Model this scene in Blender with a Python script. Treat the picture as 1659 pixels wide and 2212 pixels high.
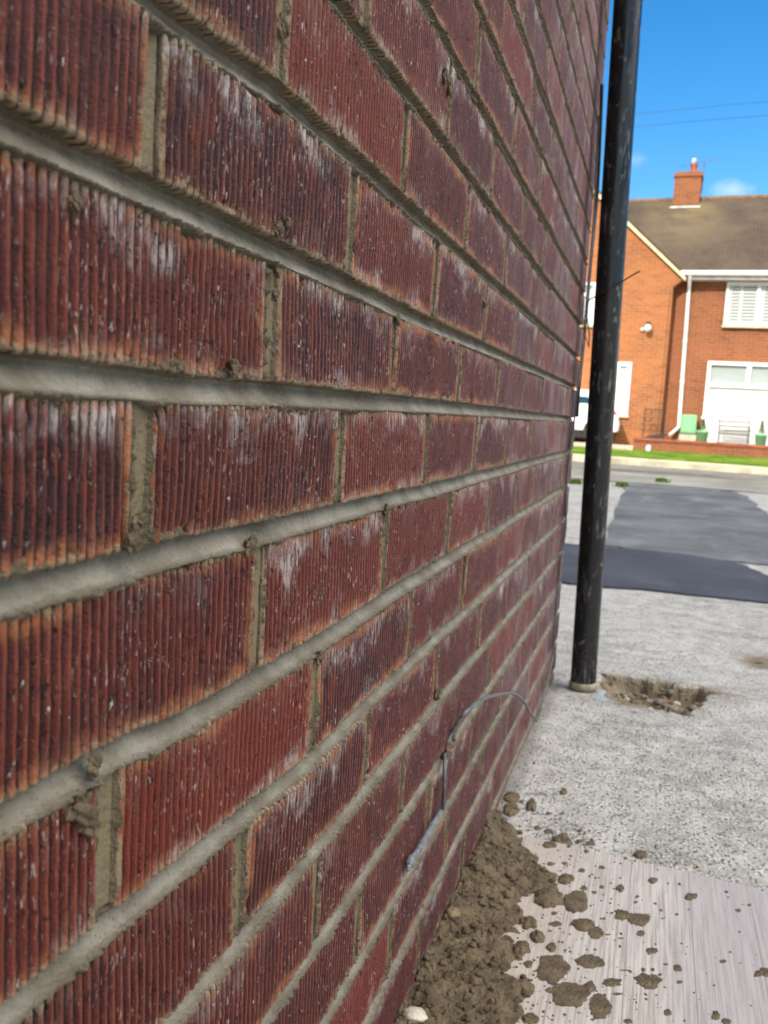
import bpy, math, random
import numpy as np
from math import sin, cos, pi, radians
random.seed(7); RS = np.random.RandomState(11)
for o in list(bpy.data.objects): bpy.data.objects.remove(o)
sc = bpy.context.scene
COL = sc.collection

# ------------------------------------------------------------------ camera
CP = np.array([0.19413, -0.32269, 0.60704]); CE = (1.467222, -0.0614241, 0.2926018); CF = 1970.94
cam = bpy.data.cameras.new("camera"); camo = bpy.data.objects.new("camera", cam); COL.objects.link(camo)
camo.location = CP; camo.rotation_euler = CE
cam.sensor_fit = 'VERTICAL'; cam.sensor_height = 36; cam.lens = 36 * CF / 2212
cam.clip_start = 0.02; cam.clip_end = 3000
cam.dof.use_dof = True; cam.dof.focus_distance = 0.60; cam.dof.aperture_fstop = 17.0; cam.dof.aperture_blades = 0
sc.camera = camo
sc.render.resolution_x = 768; sc.render.resolution_y = 1024

# ------------------------------------------------------------------ light
SUN_EL, SUN_AZ = 33.0, 17.0          # sun behind the camera and to its left
sd = np.array([-sin(radians(SUN_AZ)) * cos(radians(SUN_EL)), -cos(radians(SUN_AZ)) * cos(radians(SUN_EL)), sin(radians(SUN_EL))])
sun = bpy.data.lights.new("sun", 'SUN'); suno = bpy.data.objects.new("sun", sun); COL.objects.link(suno)
sun.energy = 2.5; sun.angle = radians(0.55); sun.color = (1.0, 0.93, 0.80)
suno.rotation_euler = (radians(90 - SUN_EL), 0, -radians(SUN_AZ))
W = bpy.data.worlds.new("World"); sc.world = W; W.use_nodes = True
nt = W.node_tree; nt.nodes.clear()
def wn(t, **k):
    n = nt.nodes.new(t)
    for a, b in k.items(): setattr(n, a, b)
    return n
sky = wn('ShaderNodeTexSky', sky_type='NISHITA', sun_disc=False, sun_elevation=radians(SUN_EL), sun_rotation=radians(180 + SUN_AZ), air_density=1.0, dust_density=0.35, ozone_density=2.2)
bg = wn('ShaderNodeBackground'); wo = wn('ShaderNodeOutputWorld')
hs = wn('ShaderNodeHueSaturation'); hs.inputs['Saturation'].default_value = 1.42; hs.inputs['Value'].default_value = 0.56
nt.links.new(sky.outputs[0], hs.inputs['Color'])
bg.inputs[1].default_value = 0.15
sc.view_settings.view_transform = 'Standard'; sc.view_settings.look = 'None'; sc.view_settings.gamma = 1
sc.view_settings.exposure = 1.15
sc.cycles.max_bounces = 6 if hasattr(sc, 'cycles') else 6

# the photograph's rays (picture taken as 1659 x 2212), used to place things at their own real distance
def rotm(rx, ry, rz):
    c, s = np.cos, np.sin
    X = np.array([[1,0,0],[0,c(rx),-s(rx)],[0,s(rx),c(rx)]]); Y = np.array([[c(ry),0,s(ry)],[0,1,0],[-s(ry),0,c(ry)]]); Z = np.array([[c(rz),-s(rz),0],[s(rz),c(rz),0],[0,0,1]])
    return Z @ Y @ X
CR = rotm(*CE)
def ray(x, y): return CR @ np.array([(x - 829.5) / CF, -(y - 1106) / CF, -1.0])
def on_ground(x, y, z=0.0):
    d = ray(x, y); return CP + d * ((z - CP[2]) / d[2])
def on_wall(x, y, X=0.0):
    d = ray(x, y); return CP + d * ((X - CP[0]) / d[0])
def at_y(x, y, Y):
    d = ray(x, y); return CP + d * ((Y - CP[1]) / d[1])

# clouds: two small wisps low over the roofs, as part of the sky
def cloud(px, py, size, amp, seed):
    d = ray(px, py); d = d / np.linalg.norm(d)
    g = wn('ShaderNodeNewGeometry') if False else wn('ShaderNodeTexCoord')
    sub = wn('ShaderNodeVectorMath', operation='SUBTRACT'); nt.links.new(g.outputs['Generated'], sub.inputs[0]); sub.inputs[1].default_value = tuple(d)
    scl = wn('ShaderNodeVectorMath', operation='MULTIPLY'); nt.links.new(sub.outputs[0], scl.inputs[0]); scl.inputs[1].default_value = (1/size, 1/size, 2.2/size)
    ln = wn('ShaderNodeVectorMath', operation='LENGTH'); nt.links.new(scl.outputs[0], ln.inputs[0])
    ns = wn('ShaderNodeTexNoise'); ns.inputs['Scale'].default_value = 45; ns.inputs['Detail'].default_value = 6
    nt.links.new(g.outputs['Generated'], ns.inputs['Vector'])
    a = wn('ShaderNodeMath', operation='MULTIPLY_ADD'); nt.links.new(ns.outputs[0], a.inputs[0]); a.inputs[1].default_value = 1.6; a.inputs[2].default_value = 0.2
    b = wn('ShaderNodeMath', operation='SUBTRACT'); nt.links.new(a.outputs[0], b.inputs[0]); nt.links.new(ln.outputs['Value'], b.inputs[1])
    c = wn('ShaderNodeMath', operation='MULTIPLY', use_clamp=True); nt.links.new(b.outputs[0], c.inputs[0]); c.inputs[1].default_value = amp
    return c
c1 = cloud(1585, 412, 0.022, 0.42, 0); c2 = cloud(1375, 345, 0.014, 0.16, 1)
ad = wn('ShaderNodeMath', operation='ADD', use_clamp=True); nt.links.new(c1.outputs[0], ad.inputs[0]); nt.links.new(c2.outputs[0], ad.inputs[1])
mx = wn('ShaderNodeMixRGB'); nt.links.new(ad.outputs[0], mx.inputs[0]); nt.links.new(hs.outputs[0], mx.inputs[1]); mx.inputs[2].default_value = (3.6, 3.7, 3.9, 1)
# unseen broken white cloud, added overhead and behind the camera to brighten the shade
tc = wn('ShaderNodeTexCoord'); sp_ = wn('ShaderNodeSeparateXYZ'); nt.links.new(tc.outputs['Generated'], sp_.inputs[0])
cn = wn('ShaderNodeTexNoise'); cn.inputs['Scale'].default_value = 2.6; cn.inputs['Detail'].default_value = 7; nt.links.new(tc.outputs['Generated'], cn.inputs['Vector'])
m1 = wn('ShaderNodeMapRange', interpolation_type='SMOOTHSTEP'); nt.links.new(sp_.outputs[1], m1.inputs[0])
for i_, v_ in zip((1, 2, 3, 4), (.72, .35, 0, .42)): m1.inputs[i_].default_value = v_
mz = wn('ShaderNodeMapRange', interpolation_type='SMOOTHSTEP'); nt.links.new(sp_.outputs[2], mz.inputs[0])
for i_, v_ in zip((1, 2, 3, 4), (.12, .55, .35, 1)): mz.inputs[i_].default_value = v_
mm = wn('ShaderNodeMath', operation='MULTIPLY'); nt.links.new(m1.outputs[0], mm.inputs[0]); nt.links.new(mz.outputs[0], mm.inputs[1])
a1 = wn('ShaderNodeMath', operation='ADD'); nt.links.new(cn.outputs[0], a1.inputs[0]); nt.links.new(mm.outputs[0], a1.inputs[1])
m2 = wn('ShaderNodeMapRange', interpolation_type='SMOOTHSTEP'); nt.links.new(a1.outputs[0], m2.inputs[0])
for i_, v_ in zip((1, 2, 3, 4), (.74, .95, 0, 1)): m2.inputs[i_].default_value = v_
dn = wn('ShaderNodeVectorMath', operation='DOT_PRODUCT'); nt.links.new(tc.outputs['Generated'], dn.inputs[0]); L_ = np.array([.62, -.12, .78]); L_ /= np.linalg.norm(L_); dn.inputs[1].default_value = tuple(L_)  # unseen bright cloud bank, added to light the wall from the upper right
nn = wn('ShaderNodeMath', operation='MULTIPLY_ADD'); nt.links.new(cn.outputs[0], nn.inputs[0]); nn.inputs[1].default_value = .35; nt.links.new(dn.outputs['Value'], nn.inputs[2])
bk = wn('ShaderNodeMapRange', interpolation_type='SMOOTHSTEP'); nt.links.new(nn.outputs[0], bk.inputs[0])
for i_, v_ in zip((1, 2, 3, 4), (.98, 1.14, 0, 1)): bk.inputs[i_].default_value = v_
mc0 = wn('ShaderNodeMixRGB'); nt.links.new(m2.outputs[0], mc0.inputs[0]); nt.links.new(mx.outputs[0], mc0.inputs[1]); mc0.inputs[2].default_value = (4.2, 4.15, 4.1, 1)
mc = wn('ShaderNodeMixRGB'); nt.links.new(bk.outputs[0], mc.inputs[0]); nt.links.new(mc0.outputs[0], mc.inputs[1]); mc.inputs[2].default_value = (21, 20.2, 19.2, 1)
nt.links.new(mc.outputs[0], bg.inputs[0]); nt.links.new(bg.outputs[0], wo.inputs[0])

# ------------------------------------------------------------------ numpy noise
_T = RS.rand(256, 256)
def vn(x, y, seed=0):
    x = np.asarray(x, float) + seed * 17.31; y = np.asarray(y, float) + seed * 7.77
    xi = np.floor(x).astype(int); yi = np.floor(y).astype(int); fx = x - xi; fy = y - yi
    fx = fx * fx * (3 - 2 * fx); fy = fy * fy * (3 - 2 * fy)
    a = _T[xi & 255, yi & 255]; b = _T[(xi + 1) & 255, yi & 255]; c = _T[xi & 255, (yi + 1) & 255]; d = _T[(xi + 1) & 255, (yi + 1) & 255]
    return (a * (1 - fx) + b * fx) * (1 - fy) + (c * (1 - fx) + d * fx) * fy
def fbm(x, y, seed=0, o=4):
    s = 0; a = 1; n = 0
    for i in range(o):
        s = s + a * vn(x * 2 ** i, y * 2 ** i, seed + i * 3); n += a; a *= .5
    return s / n
def sstep(a, b, x):
    t = np.clip((x - a) / (b - a), 0, 1); return t * t * (3 - 2 * t)

# ------------------------------------------------------------------ object helpers
def tag(o, label=None, cat=None, group=None, kind=None):
    if label: o['label'] = label
    if cat: o['category'] = cat
    if group: o['group'] = group
    if kind: o['kind'] = kind
    return o
def thing(name, label, cat, loc=(0, 0, 0), rotz=0.0, group=None):
    o = bpy.data.objects.new(name, None); o.empty_display_size = .05; COL.objects.link(o)
    o.location = tuple(float(v) for v in loc); o.rotation_euler = (0, 0, rotz)
    return tag(o, label, cat, group)
def mesh_np(name, V, F, mat, parent=None, smooth=True, attrs=None, loc=None):
    V = np.asarray(V, float)
    if loc is not None: V = V - np.asarray(loc)
    me = bpy.data.meshes.new(name)
    me.vertices.add(len(V)); me.vertices.foreach_set('co', V.ravel())
    F = np.asarray(F, int); k = F.shape[1]
    me.loops.add(F.size); me.loops.foreach_set('vertex_index', F.ravel())
    me.polygons.add(len(F)); me.polygons.foreach_set('loop_start', np.arange(0, F.size, k)); me.polygons.foreach_set('loop_total', np.full(len(F), k))
    if smooth: me.polygons.foreach_set('use_smooth', np.ones(len(F), bool))
    me.update(calc_edges=True)
    for n, a in (attrs or {}).items():
        at = me.attributes.new(n, 'FLOAT_VECTOR', 'POINT'); at.data.foreach_set('vector', np.asarray(a, float).ravel())
    me.materials.append(mat)
    o = bpy.data.objects.new(name, me); COL.objects.link(o)
    if parent: o.parent = parent
    if loc is not None: o.location = tuple(loc)
    return o
def grid_faces(n, m, off=0):
    i = np.arange(n - 1)[:, None] * m + np.arange(m - 1)[None, :] + off
    return np.stack([i, i + m, i + m + 1, i + 1], -1).reshape(-1, 4)
class MB:
    def __init__(s): s.v = []; s.f = []; s.sm = []
    def add(s, vs, fs, smooth=False):
        o = len(s.v); s.v += [tuple(float(c) for c in v) for v in vs]
        for f in fs: s.f.append([i + o for i in f]); s.sm.append(smooth)
        return s
    def box(s, a, b, bev=0):
        x0, y0, z0 = [min(p, q) for p, q in zip(a, b)]; x1, y1, z1 = [max(p, q) for p, q in zip(a, b)]
        return s.add([(x0,y0,z0),(x1,y0,z0),(x1,y1,z0),(x0,y1,z0),(x0,y0,z1),(x1,y0,z1),(x1,y1,z1),(x0,y1,z1)],
                     [(0,3,2,1),(4,5,6,7),(0,1,5,4),(1,2,6,5),(2,3,7,6),(3,0,4,7)])
    def prism(s, pts, y0, y1):           # outline in x,z pushed along y
        n = len(pts); v = [(p[0], y0, p[1]) for p in pts] + [(p[0], y1, p[1]) for p in pts]
        return s.add(v, [list(range(n))[::-1] if False else list(range(n)), list(range(2*n-1, n-1, -1))] + [(i, i+n, (i+1) % n + n, (i+1) % n) for i in range(n)])
    def tube(s, pts, r, seg=10, cap=True):
        pts = [np.array(p, float) for p in pts]; n = len(pts); rr = r if hasattr(r, '__len__') else [r] * n
        vs = []; t0 = None; a = None
        for i, p in enumerate(pts):
            t = (pts[min(i+1, n-1)] - pts[max(i-1, 0)]); t = t / (np.linalg.norm(t) + 1e-12)
            if a is None:
                a = np.cross(t, [0, 0, 1.0]); a = a if np.linalg.norm(a) > .1 else np.cross(t, [0, 1.0, 0])
            a = a - t * (a @ t); a = a / (np.linalg.norm(a) + 1e-12); b = np.cross(t, a)
            for k in range(seg):
                th = 2 * pi * k / seg; vs.append(p + rr[i] * (a * cos(th) + b * sin(th)))
        fs = [(i*seg+k, i*seg+(k+1) % seg, (i+1)*seg+(k+1) % seg, (i+1)*seg+k) for i in range(n-1) for k in range(seg)]
        s.add(vs, fs, True)
        if cap: s.add(vs[:seg], [list(range(seg))[::-1]]); s.add(vs[-seg:], [list(range(seg))])
        return s
    def lathe(s, prof, c=(0, 0, 0), seg=20, sx=1, sy=1):
        vs = [(c[0] + sx*r*cos(2*pi*k/seg), c[1] + sy*r*sin(2*pi*k/seg), c[2] + z) for r, z in prof for k in range(seg)]
        fs = [(i*seg+k, i*seg+(k+1) % seg, (i+1)*seg+(k+1) % seg, (i+1)*seg+k) for i in range(len(prof)-1) for k in range(seg)]
        return s.add(vs, fs, True)
    def build(s, name, mat, parent=None, loc=None, bevel=0):
        me = bpy.data.meshes.new(name)
        v = s.v if loc is None else [(a-loc[0], b-loc[1], c-loc[2]) for a, b, c in s.v]
        me.from_pydata(v, [], s.f); me.polygons.foreach_set('use_smooth', s.sm); me.update(); me.validate()
        me.materials.append(mat); o = bpy.data.objects.new(name, me); COL.objects.link(o)
        if parent: o.parent = parent
        if loc is not None: o.location = tuple(float(c) for c in loc)
        if bevel:
            m = o.modifiers.new('bevel', 'BEVEL'); m.width = bevel; m.segments = 2; m.limit_method = 'ANGLE'
        return o

# ------------------------------------------------------------------ materials
class NM:
    def __init__(s, name):
        s.m = bpy.data.materials.new(name); s.m.use_nodes = True; s.t = s.m.node_tree; s.t.nodes.clear()
        s.b = s.n('ShaderNodeBsdfPrincipled'); s.o = s.n('ShaderNodeOutputMaterial'); s.l(s.b.outputs[0], s.o.inputs[0])
    def n(s, t, **k):
        x = s.t.nodes.new(t)
        for a, b in k.items(): setattr(x, a, b)
        return x
    def l(s, a, b): s.t.links.new(a, b)
    def val(s, i, v):
        if isinstance(v, bpy.types.NodeSocket): s.l(v, i)
        elif isinstance(v, (tuple, list)) and len(v) == 3 and i.type == 'RGBA': i.default_value = (*v, 1)
        elif i.type == 'RGBA': i.default_value = (v, v, v, 1)
        else: i.default_value = v
    def coord(s, kind='Object'): return s.n('ShaderNodeTexCoord').outputs[kind]
    def scale(s, v, xyz):
        m = s.n('ShaderNodeVectorMath', operation='MULTIPLY'); s.l(v, m.inputs[0]); m.inputs[1].default_value = xyz; return m.outputs[0]
    def noise(s, v, sc, det=4, rough=.55, dist=0, col=False):
        n = s.n('ShaderNodeTexNoise'); s.l(v, n.inputs['Vector']); n.inputs['Scale'].default_value = sc; n.inputs['Detail'].default_value = det
        n.inputs['Roughness'].default_value = rough; n.inputs['Distortion'].default_value = dist; return n.outputs['Color' if col else 0]
    def vor(s, v, sc, out='Distance', feat='F1', rnd=1):
        n = s.n('ShaderNodeTexVoronoi', feature=feat); s.l(v, n.inputs['Vector']); n.inputs['Scale'].default_value = sc; n.inputs['Randomness'].default_value = rnd; return n.outputs[out]
    def ramp(s, f, stops, interp='LINEAR'):
        r = s.n('ShaderNodeValToRGB'); s.l(f, r.inputs[0]); e = r.color_ramp; e.interpolation = interp
        while len(e.elements) < len(stops): e.elements.new(.5)
        for i, (p, c) in enumerate(stops):
            e.elements[i].position = p; e.elements[i].color = (*c, 1) if isinstance(c, tuple) else (c, c, c, 1)
        return r.outputs[0]
    def mr(s, f, a, b, c=0, d=1, sm=True):
        m = s.n('ShaderNodeMapRange', clamp=True)
        if sm: m.interpolation_type = 'SMOOTHSTEP'
        s.val(m.inputs[0], f)
        for i, v in zip((1, 2, 3, 4), (a, b, c, d)): s.val(m.inputs[i], v)
        return m.outputs[0]
    def mix(s, f, a, b, mode='MIX'):
        m = s.n('ShaderNodeMixRGB', blend_type=mode); s.val(m.inputs[0], f); s.val(m.inputs[1], a); s.val(m.inputs[2], b); return m.outputs[0]
    def math(s, op, a, b=0.0, clamp=False):
        m = s.n('ShaderNodeMath', operation=op, use_clamp=clamp); s.val(m.inputs[0], a); s.val(m.inputs[1], b); return m.outputs[0]
    def sep(s, v):
        x = s.n('ShaderNodeSeparateXYZ'); s.l(v, x.inputs[0]); return x.outputs
    def comb(s, x, y, z):
        c = s.n('ShaderNodeCombineXYZ'); s.val(c.inputs[0], x); s.val(c.inputs[1], y); s.val(c.inputs[2], z); return c.outputs[0]
    def attr(s, name): return s.n('ShaderNodeAttribute', attribute_name=name).outputs['Vector']
    def bump(s, h, dist, st=1.0, prev=None):
        b = s.n('ShaderNodeBump'); s.l(h, b.inputs['Height']); b.inputs['Distance'].default_value = dist; b.inputs['Strength'].default_value = st
        if prev: s.l(prev, b.inputs['Normal'])
        return b.outputs[0]
    def fin(s, col, rough=.8, normal=None, spec=.5, metal=0):
        s.val(s.b.inputs['Base Color'], col); s.val(s.b.inputs['Roughness'], rough); s.b.inputs['Specular IOR Level'].default_value = spec
        s.val(s.b.inputs['Metallic'], metal)
        if normal: s.l(normal, s.b.inputs['Normal'])
        return s.m
def plain(name, col, rough=.6, metal=0, var=.25, sc=8, bump=0, spec=.5):
    m = NM(name); v = m.coord(); n = m.noise(v, sc, 5)
    c = m.mix(m.mr(n, .3, .7), tuple(x * (1 - var) for x in col), tuple(min(1, x * (1 + var)) for x in col))
    return m.fin(c, rough, m.bump(m.noise(v, sc * 6, 4), bump, .6) if bump else None, spec, metal)

def mat_fluted_brick():
    m = NM('fluted_red_brick'); v = m.coord(); a = m.attr('buv'); b2 = m.attr('brnd'); U, Vv, gr = m.sep(a); R1, R2, R3 = m.sep(b2)
    # per brick offset of every pattern
    off = m.n('ShaderNodeVectorMath', operation='MULTIPLY_ADD'); m.l(b2, off.inputs[0]); off.inputs[1].default_value = (7, 9, 5); m.l(v, off.inputs[2]); vo = off.outputs[0]
    vs = m.scale(vo, (1, 1, .34))                      # streaks that run up the flutes
    big = m.noise(vo, 15, 4, .6, .4); mid = m.noise(vs, 110, 5, .65); fine = m.noise(vo, 700, 4, .7)
    body = m.mix(m.mr(m.math('ADD', m.math('MULTIPLY', big, .6), m.math('MULTIPLY', R1, .45)), .32, .72), (.064, .0088, .0074), (.023, .0058, .0090))
    body = m.mix(m.mr(R1, .30, .0, 0, .7), body, (.017, .0052, .0085))
    body = m.mix(m.mr(mid, .42, .72, 0, .85), body, (.110, .022, .0105))
    body = m.mix(m.mr(R2, .70, .95, 0, .75), body, (.135, .020, .009))
    # crests of the flutes tinted lighter and more orange, painting in lit ridges
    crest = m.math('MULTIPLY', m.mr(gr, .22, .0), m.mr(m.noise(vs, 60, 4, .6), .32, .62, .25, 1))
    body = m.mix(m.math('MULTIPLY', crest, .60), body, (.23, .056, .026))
    # distance to the brick's edge in u and v
    eu = m.math('MINIMUM', U, m.math('SUBTRACT', 1.0, U)); ev = m.math('MINIMUM', Vv, m.math('SUBTRACT', 1.0, Vv))
    ed = m.math('MINIMUM', m.math('MULTIPLY', eu, .215), m.math('MULTIPLY', ev, .065))
    edn = m.math('ADD', ed, m.math('MULTIPLY', m.math('SUBTRACT', m.noise(vo, 38, 4, .6), .5), .030))
    or_amt = m.math('MULTIPLY', m.mr(edn, .0105, -.001), m.mr(R3, .12, .8, .25, 1))
    orange = m.mix(m.noise(vs, 190, 3), (.25, .060, .020), (.36, .165, .072))
    col = m.mix(or_amt, body, orange)
    # pale salt bloom, mostly hanging from the top edge, in streaks along the flutes
    st = m.noise(m.scale(vo, (1, 1, .13)), 430, 5, .75)
    blm = m.noise(vo, 22, 4, .6, .6)
    top = m.math('MULTIPLY', m.mr(m.math('ADD', Vv, m.math('MULTIPLY', m.math('SUBTRACT', blm, .5), 1.5)), .62, 1.02), m.mr(R1, .22, .8, .12, 1))
    bot = m.math('MULTIPLY', m.mr(m.math('ADD', m.math('SUBTRACT', 1.0, Vv), m.math('MULTIPLY', m.math('SUBTRACT', m.noise(vo, 27, 4), .5), 1.3)), .80, 1.1), m.mr(R2, .3, .9, .1, .8))
    far = m.mr(m.sep(v)[1], .55, 1.6, 0, .30)  # extra paleness towards the far end, part of its painted grazing sheen
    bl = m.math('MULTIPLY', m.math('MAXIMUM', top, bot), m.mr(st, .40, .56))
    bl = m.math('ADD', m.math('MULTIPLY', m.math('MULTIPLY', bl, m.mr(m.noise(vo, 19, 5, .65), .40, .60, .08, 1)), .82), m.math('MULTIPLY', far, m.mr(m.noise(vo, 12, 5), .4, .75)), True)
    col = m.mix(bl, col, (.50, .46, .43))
    # mortar smeared over the face near the joints
    sm = m.math('MULTIPLY', m.mr(m.math('ADD', ed, m.math('MULTIPLY', m.math('SUBTRACT', m.noise(vo, 90, 5, .7), .5), .020)), .0042, .0005), .85)
    col = m.mix(sm, col, (.25, .19, .115))
    # pits, dark grit and pale specks
    pit = m.mr(m.noise(m.scale(vo, (1, 1, .8)), 300, 4, .7), .34, .41); thr = m.mr(m.noise(vo, 60, 3), .44, .62)
    pitm = m.math('MULTIPLY', m.math('SUBTRACT', 1.0, pit), thr)
    col = m.mix(m.math('MULTIPLY', pitm, .85), col, (.012, .008, .008))
    spk = m.math('MULTIPLY', m.mr(m.noise(m.scale(vo, (1, 1, .55)), 330, 5, .75), .60, .66), m.mr(m.noise(vo, 55, 3), .46, .62))
    col = m.mix(m.math('MULTIPLY', spk, .85), col, (.56, .50, .44))
    # shade painted into the grooves between the flutes as a near-black tint
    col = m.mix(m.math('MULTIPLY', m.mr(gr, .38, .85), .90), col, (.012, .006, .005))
    dash = m.mr(m.noise(m.scale(vo, (1, 1, .2)), 820, 3, .6), .60, .68); col = m.mix(m.math('MULTIPLY', m.math('MULTIPLY', dash, m.mr(m.noise(vo, 26, 4), .42, .62)), .62), col, (.50, .43, .38)); col = m.mix(m.math('MULTIPLY', m.sep(m.coord())[1], .22, True), col, (.155, .108, .128))  # last mix: purple grey grows along the wall, painting in grazing sheen
    h = m.math('ADD', m.math('MULTIPLY', fine, .6), m.math('MULTIPLY', mid, .9)); h = m.math('SUBTRACT', h, m.math('MULTIPLY', pitm, 1.2)); h = m.math('ADD', h, m.math('MULTIPLY', m.math('MAXIMUM', spk, sm), .5))
    rough = m.mr(fine, .3, .7, .42, .72)
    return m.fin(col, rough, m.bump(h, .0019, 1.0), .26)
def mat_mortar(name='damp_pointing_mortar', dark=1.0):
    m = NM(name); v = m.coord(); lip = m.sep(m.attr('lip'))
    n = m.noise(v, 30, 5); f = m.noise(v, 900, 4, .7); g = m.mr(m.noise(v, 330, 4, .7), .3, .7, sm=False)
    c = m.mix(m.mr(n, .3, .7), (.135, .114, .078), (.255, .230, .184))
    crumb = m.mix(g, (.070, .050, .026), (.27, .205, .115))
    c = m.mix(lip[0], c, crumb)
    c = m.mix(lip[1], c, m.mix(g, (.125, .096, .048), (.175, .138, .076)))     # upright joints tinted browner, since the beds reflect more sky
    c = m.mix(m.mr(f, .60, .75, 0, .4), c, (.08, .06, .04))
    h = m.math('ADD', m.math('MULTIPLY', f, .5), g)
    hh = m.math('MULTIPLY', h, m.math('ADD', m.math('MULTIPLY', lip[0], 1.5), .22))
    dr = m.noise(m.scale(v, (1, 1, .25)), 120, 4)
    drag = m.noise(m.scale(v, (1, 1, .22)), 260, 4, .6, .8); hh = m.math('ADD', hh, m.math('MULTIPLY', drag, .30)); ph_ = m.mr(m.vor(v, 420), .16, .08); hh = m.math('SUBTRACT', hh, m.math('MULTIPLY', ph_, .5)); c = m.mix(m.math('MULTIPLY', m.mr(drag, .55, .75), .35), c, (.10, .085, .06)); c = m.mix(m.math('MULTIPLY', ph_, .6), c, (.05, .04, .03))
    return m.fin(c, m.mr(g, .3, .7, .50, .85), m.bump(hh, .0024, 1), .5)
def mat_concrete():
    m = NM('exposed_aggregate_concrete'); v = m.coord()
    n1 = m.noise(v, 2.4, 5); n2 = m.noise(v, 14, 5, .65); n3 = m.noise(v, 130, 5, .7)
    c = m.mix(m.mr(n1, .3, .7), (.27, .255, .225), (.41, .395, .36)); c = m.mix(m.mr(n2, .35, .7), c, (.52, .505, .465))
    vv = m.scale(v, (1, 1, 1)); d = m.vor(vv, 150); cid = m.vor(vv, 150, 'Color'); s0 = m.sep(cid)
    stone = m.mr(d, .42, .28); show = m.math('MULTIPLY', stone, m.mr(s0[0], .35, .5))
    show = m.math('MULTIPLY', show, m.mr(m.noise(v, 9, 3), .30, .5, .5, 1))
    sc_ = m.ramp(s0[1], [(0, (.07, .066, .062)), (.35, (.17, .15, .125)), (.6, (.34, .31, .26)), (.8, (.55, .53, .48)), (1, (.20, .15, .11))], 'CONSTANT')
    c = m.mix(m.math('MULTIPLY', show, .9), c, sc_)
    c = m.mix(m.mr(n3, .60, .78, 0, .6), c, (.085, .08, .07)); c = m.mix(m.mr(m.noise(v, 210, 3), .56, .68, 0, .8), c, (.74, .72, .68)); c = m.mix(m.mr(m.noise(v, 170, 3), .60, .70, 0, .55), c, (.09, .085, .078))
    # damp soil stain along the foot of the wall
    X, Y, Z = m.sep(v)
    wet = m.math('MULTIPLY', m.mr(m.math('ADD', X, m.math('MULTIPLY', m.math('SUBTRACT', m.noise(v, 12, 4), .5), .06)), .045, .005), m.mr(Y, 2.3, 1.6))
    c = m.mix(m.math('MULTIPLY', wet, .55), c, (.13, .115, .09))
    hole = m.mr(m.math('ADD', Z, m.math('MULTIPLY', m.math('SUBTRACT', n3, .5), .012)), -.002, -.012)
    hc = m.mix(m.noise(v, 55, 4), (.085, .062, .036), (.34, .285, .20)); hc = m.mix(m.mr(m.noise(v, 32, 4), .56, .66), hc, (.05, .048, .02)); hc = m.mix(m.mr(m.noise(v, 75, 3), .60, .68), hc, (.30, .28, .24))
    c = m.mix(hole, c, hc)
    st_ = m.sep(m.attr('stain')); c = m.mix(m.math('MULTIPLY', st_[0], m.mr(m.noise(v, 30, 5, .65), .36, .6)), c, (.20, .145, .075)); c = m.mix(m.math('MULTIPLY', st_[1], m.mr(m.noise(v, 50, 4), .35, .55)), c, (.36, .42, .48))
    cr = m.noise(v, 3.1, 5, .6); c = m.mix(m.math('MULTIPLY', m.mr(m.math('ABSOLUTE', m.math('SUBTRACT', cr, .5)), .006, .001), .55), c, (.10, .09, .075))
    ar = m.math('MULTIPLY', m.math('SUBTRACT', 1.0, m.math('MULTIPLY', d, 1.7), True), m.mr(s0[0], .3, .5, .2, 1))
    h = m.math('ADD', m.math('MULTIPLY', n3, 1.0), m.math('MULTIPLY', ar, .8))
    return m.fin(c, m.mr(n2, .3, .7, .68, .9), m.bump(h, .0045, 1.0), .35)
def mat_tarmac(name, a, b, sc=60):
    m = NM(name); v = m.coord(); n = m.noise(v, 1.3, 5, .6); f = m.noise(v, sc * 3, 4, .7); g = m.vor(v, sc * 3)
    c = m.mix(m.mr(n, .3, .7), a, b); c = m.mix(m.mr(f, .58, .75, 0, .5), c, tuple(x * 2.2 for x in b)); c = m.mix(m.mr(m.noise(m.scale(v, (1, .4, 1)), 4, 5), .5, .72, 0, .5), c, tuple(x * 1.6 for x in b))
    return m.fin(c, .8, m.bump(g, .004, .8), .4)
def mat_housebrick(name, a, b, mort):
    m = NM(name); v = m.coord(); X, Y, Z = m.sep(v); uv = m.comb(m.math('ADD', X, Y), Z, 0.0)
    bt = m.n('ShaderNodeTexBrick'); m.l(uv, bt.inputs['Vector']); bt.inputs['Scale'].default_value = 1
    bt.inputs['Brick Width'].default_value = .225; bt.inputs['Row Height'].default_value = .075; bt.inputs['Mortar Size'].default_value = .006; bt.inputs['Mortar Smooth'].default_value = .3
    bt.inputs['Color1'].default_value = (*a, 1); bt.inputs['Color2'].default_value = (*b, 1); bt.inputs['Mortar'].default_value = (*mort, 1); bt.inputs['Bias'].default_value = -.1
    c = m.mix(m.mr(m.noise(v, 1.1, 4), .3, .7, 0, .45), bt.outputs['Color'], tuple(x * 1.5 for x in a)); c = m.mix(m.mr(m.noise(m.scale(v, (1, 1, 5)), 2.5, 4), .5, .75, 0, .4), c, tuple(x * .5 for x in b))
    return m.fin(c, .85, m.bump(m.math('SUBTRACT', 1.0, bt.outputs['Fac']), .008, .7), .25)
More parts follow.
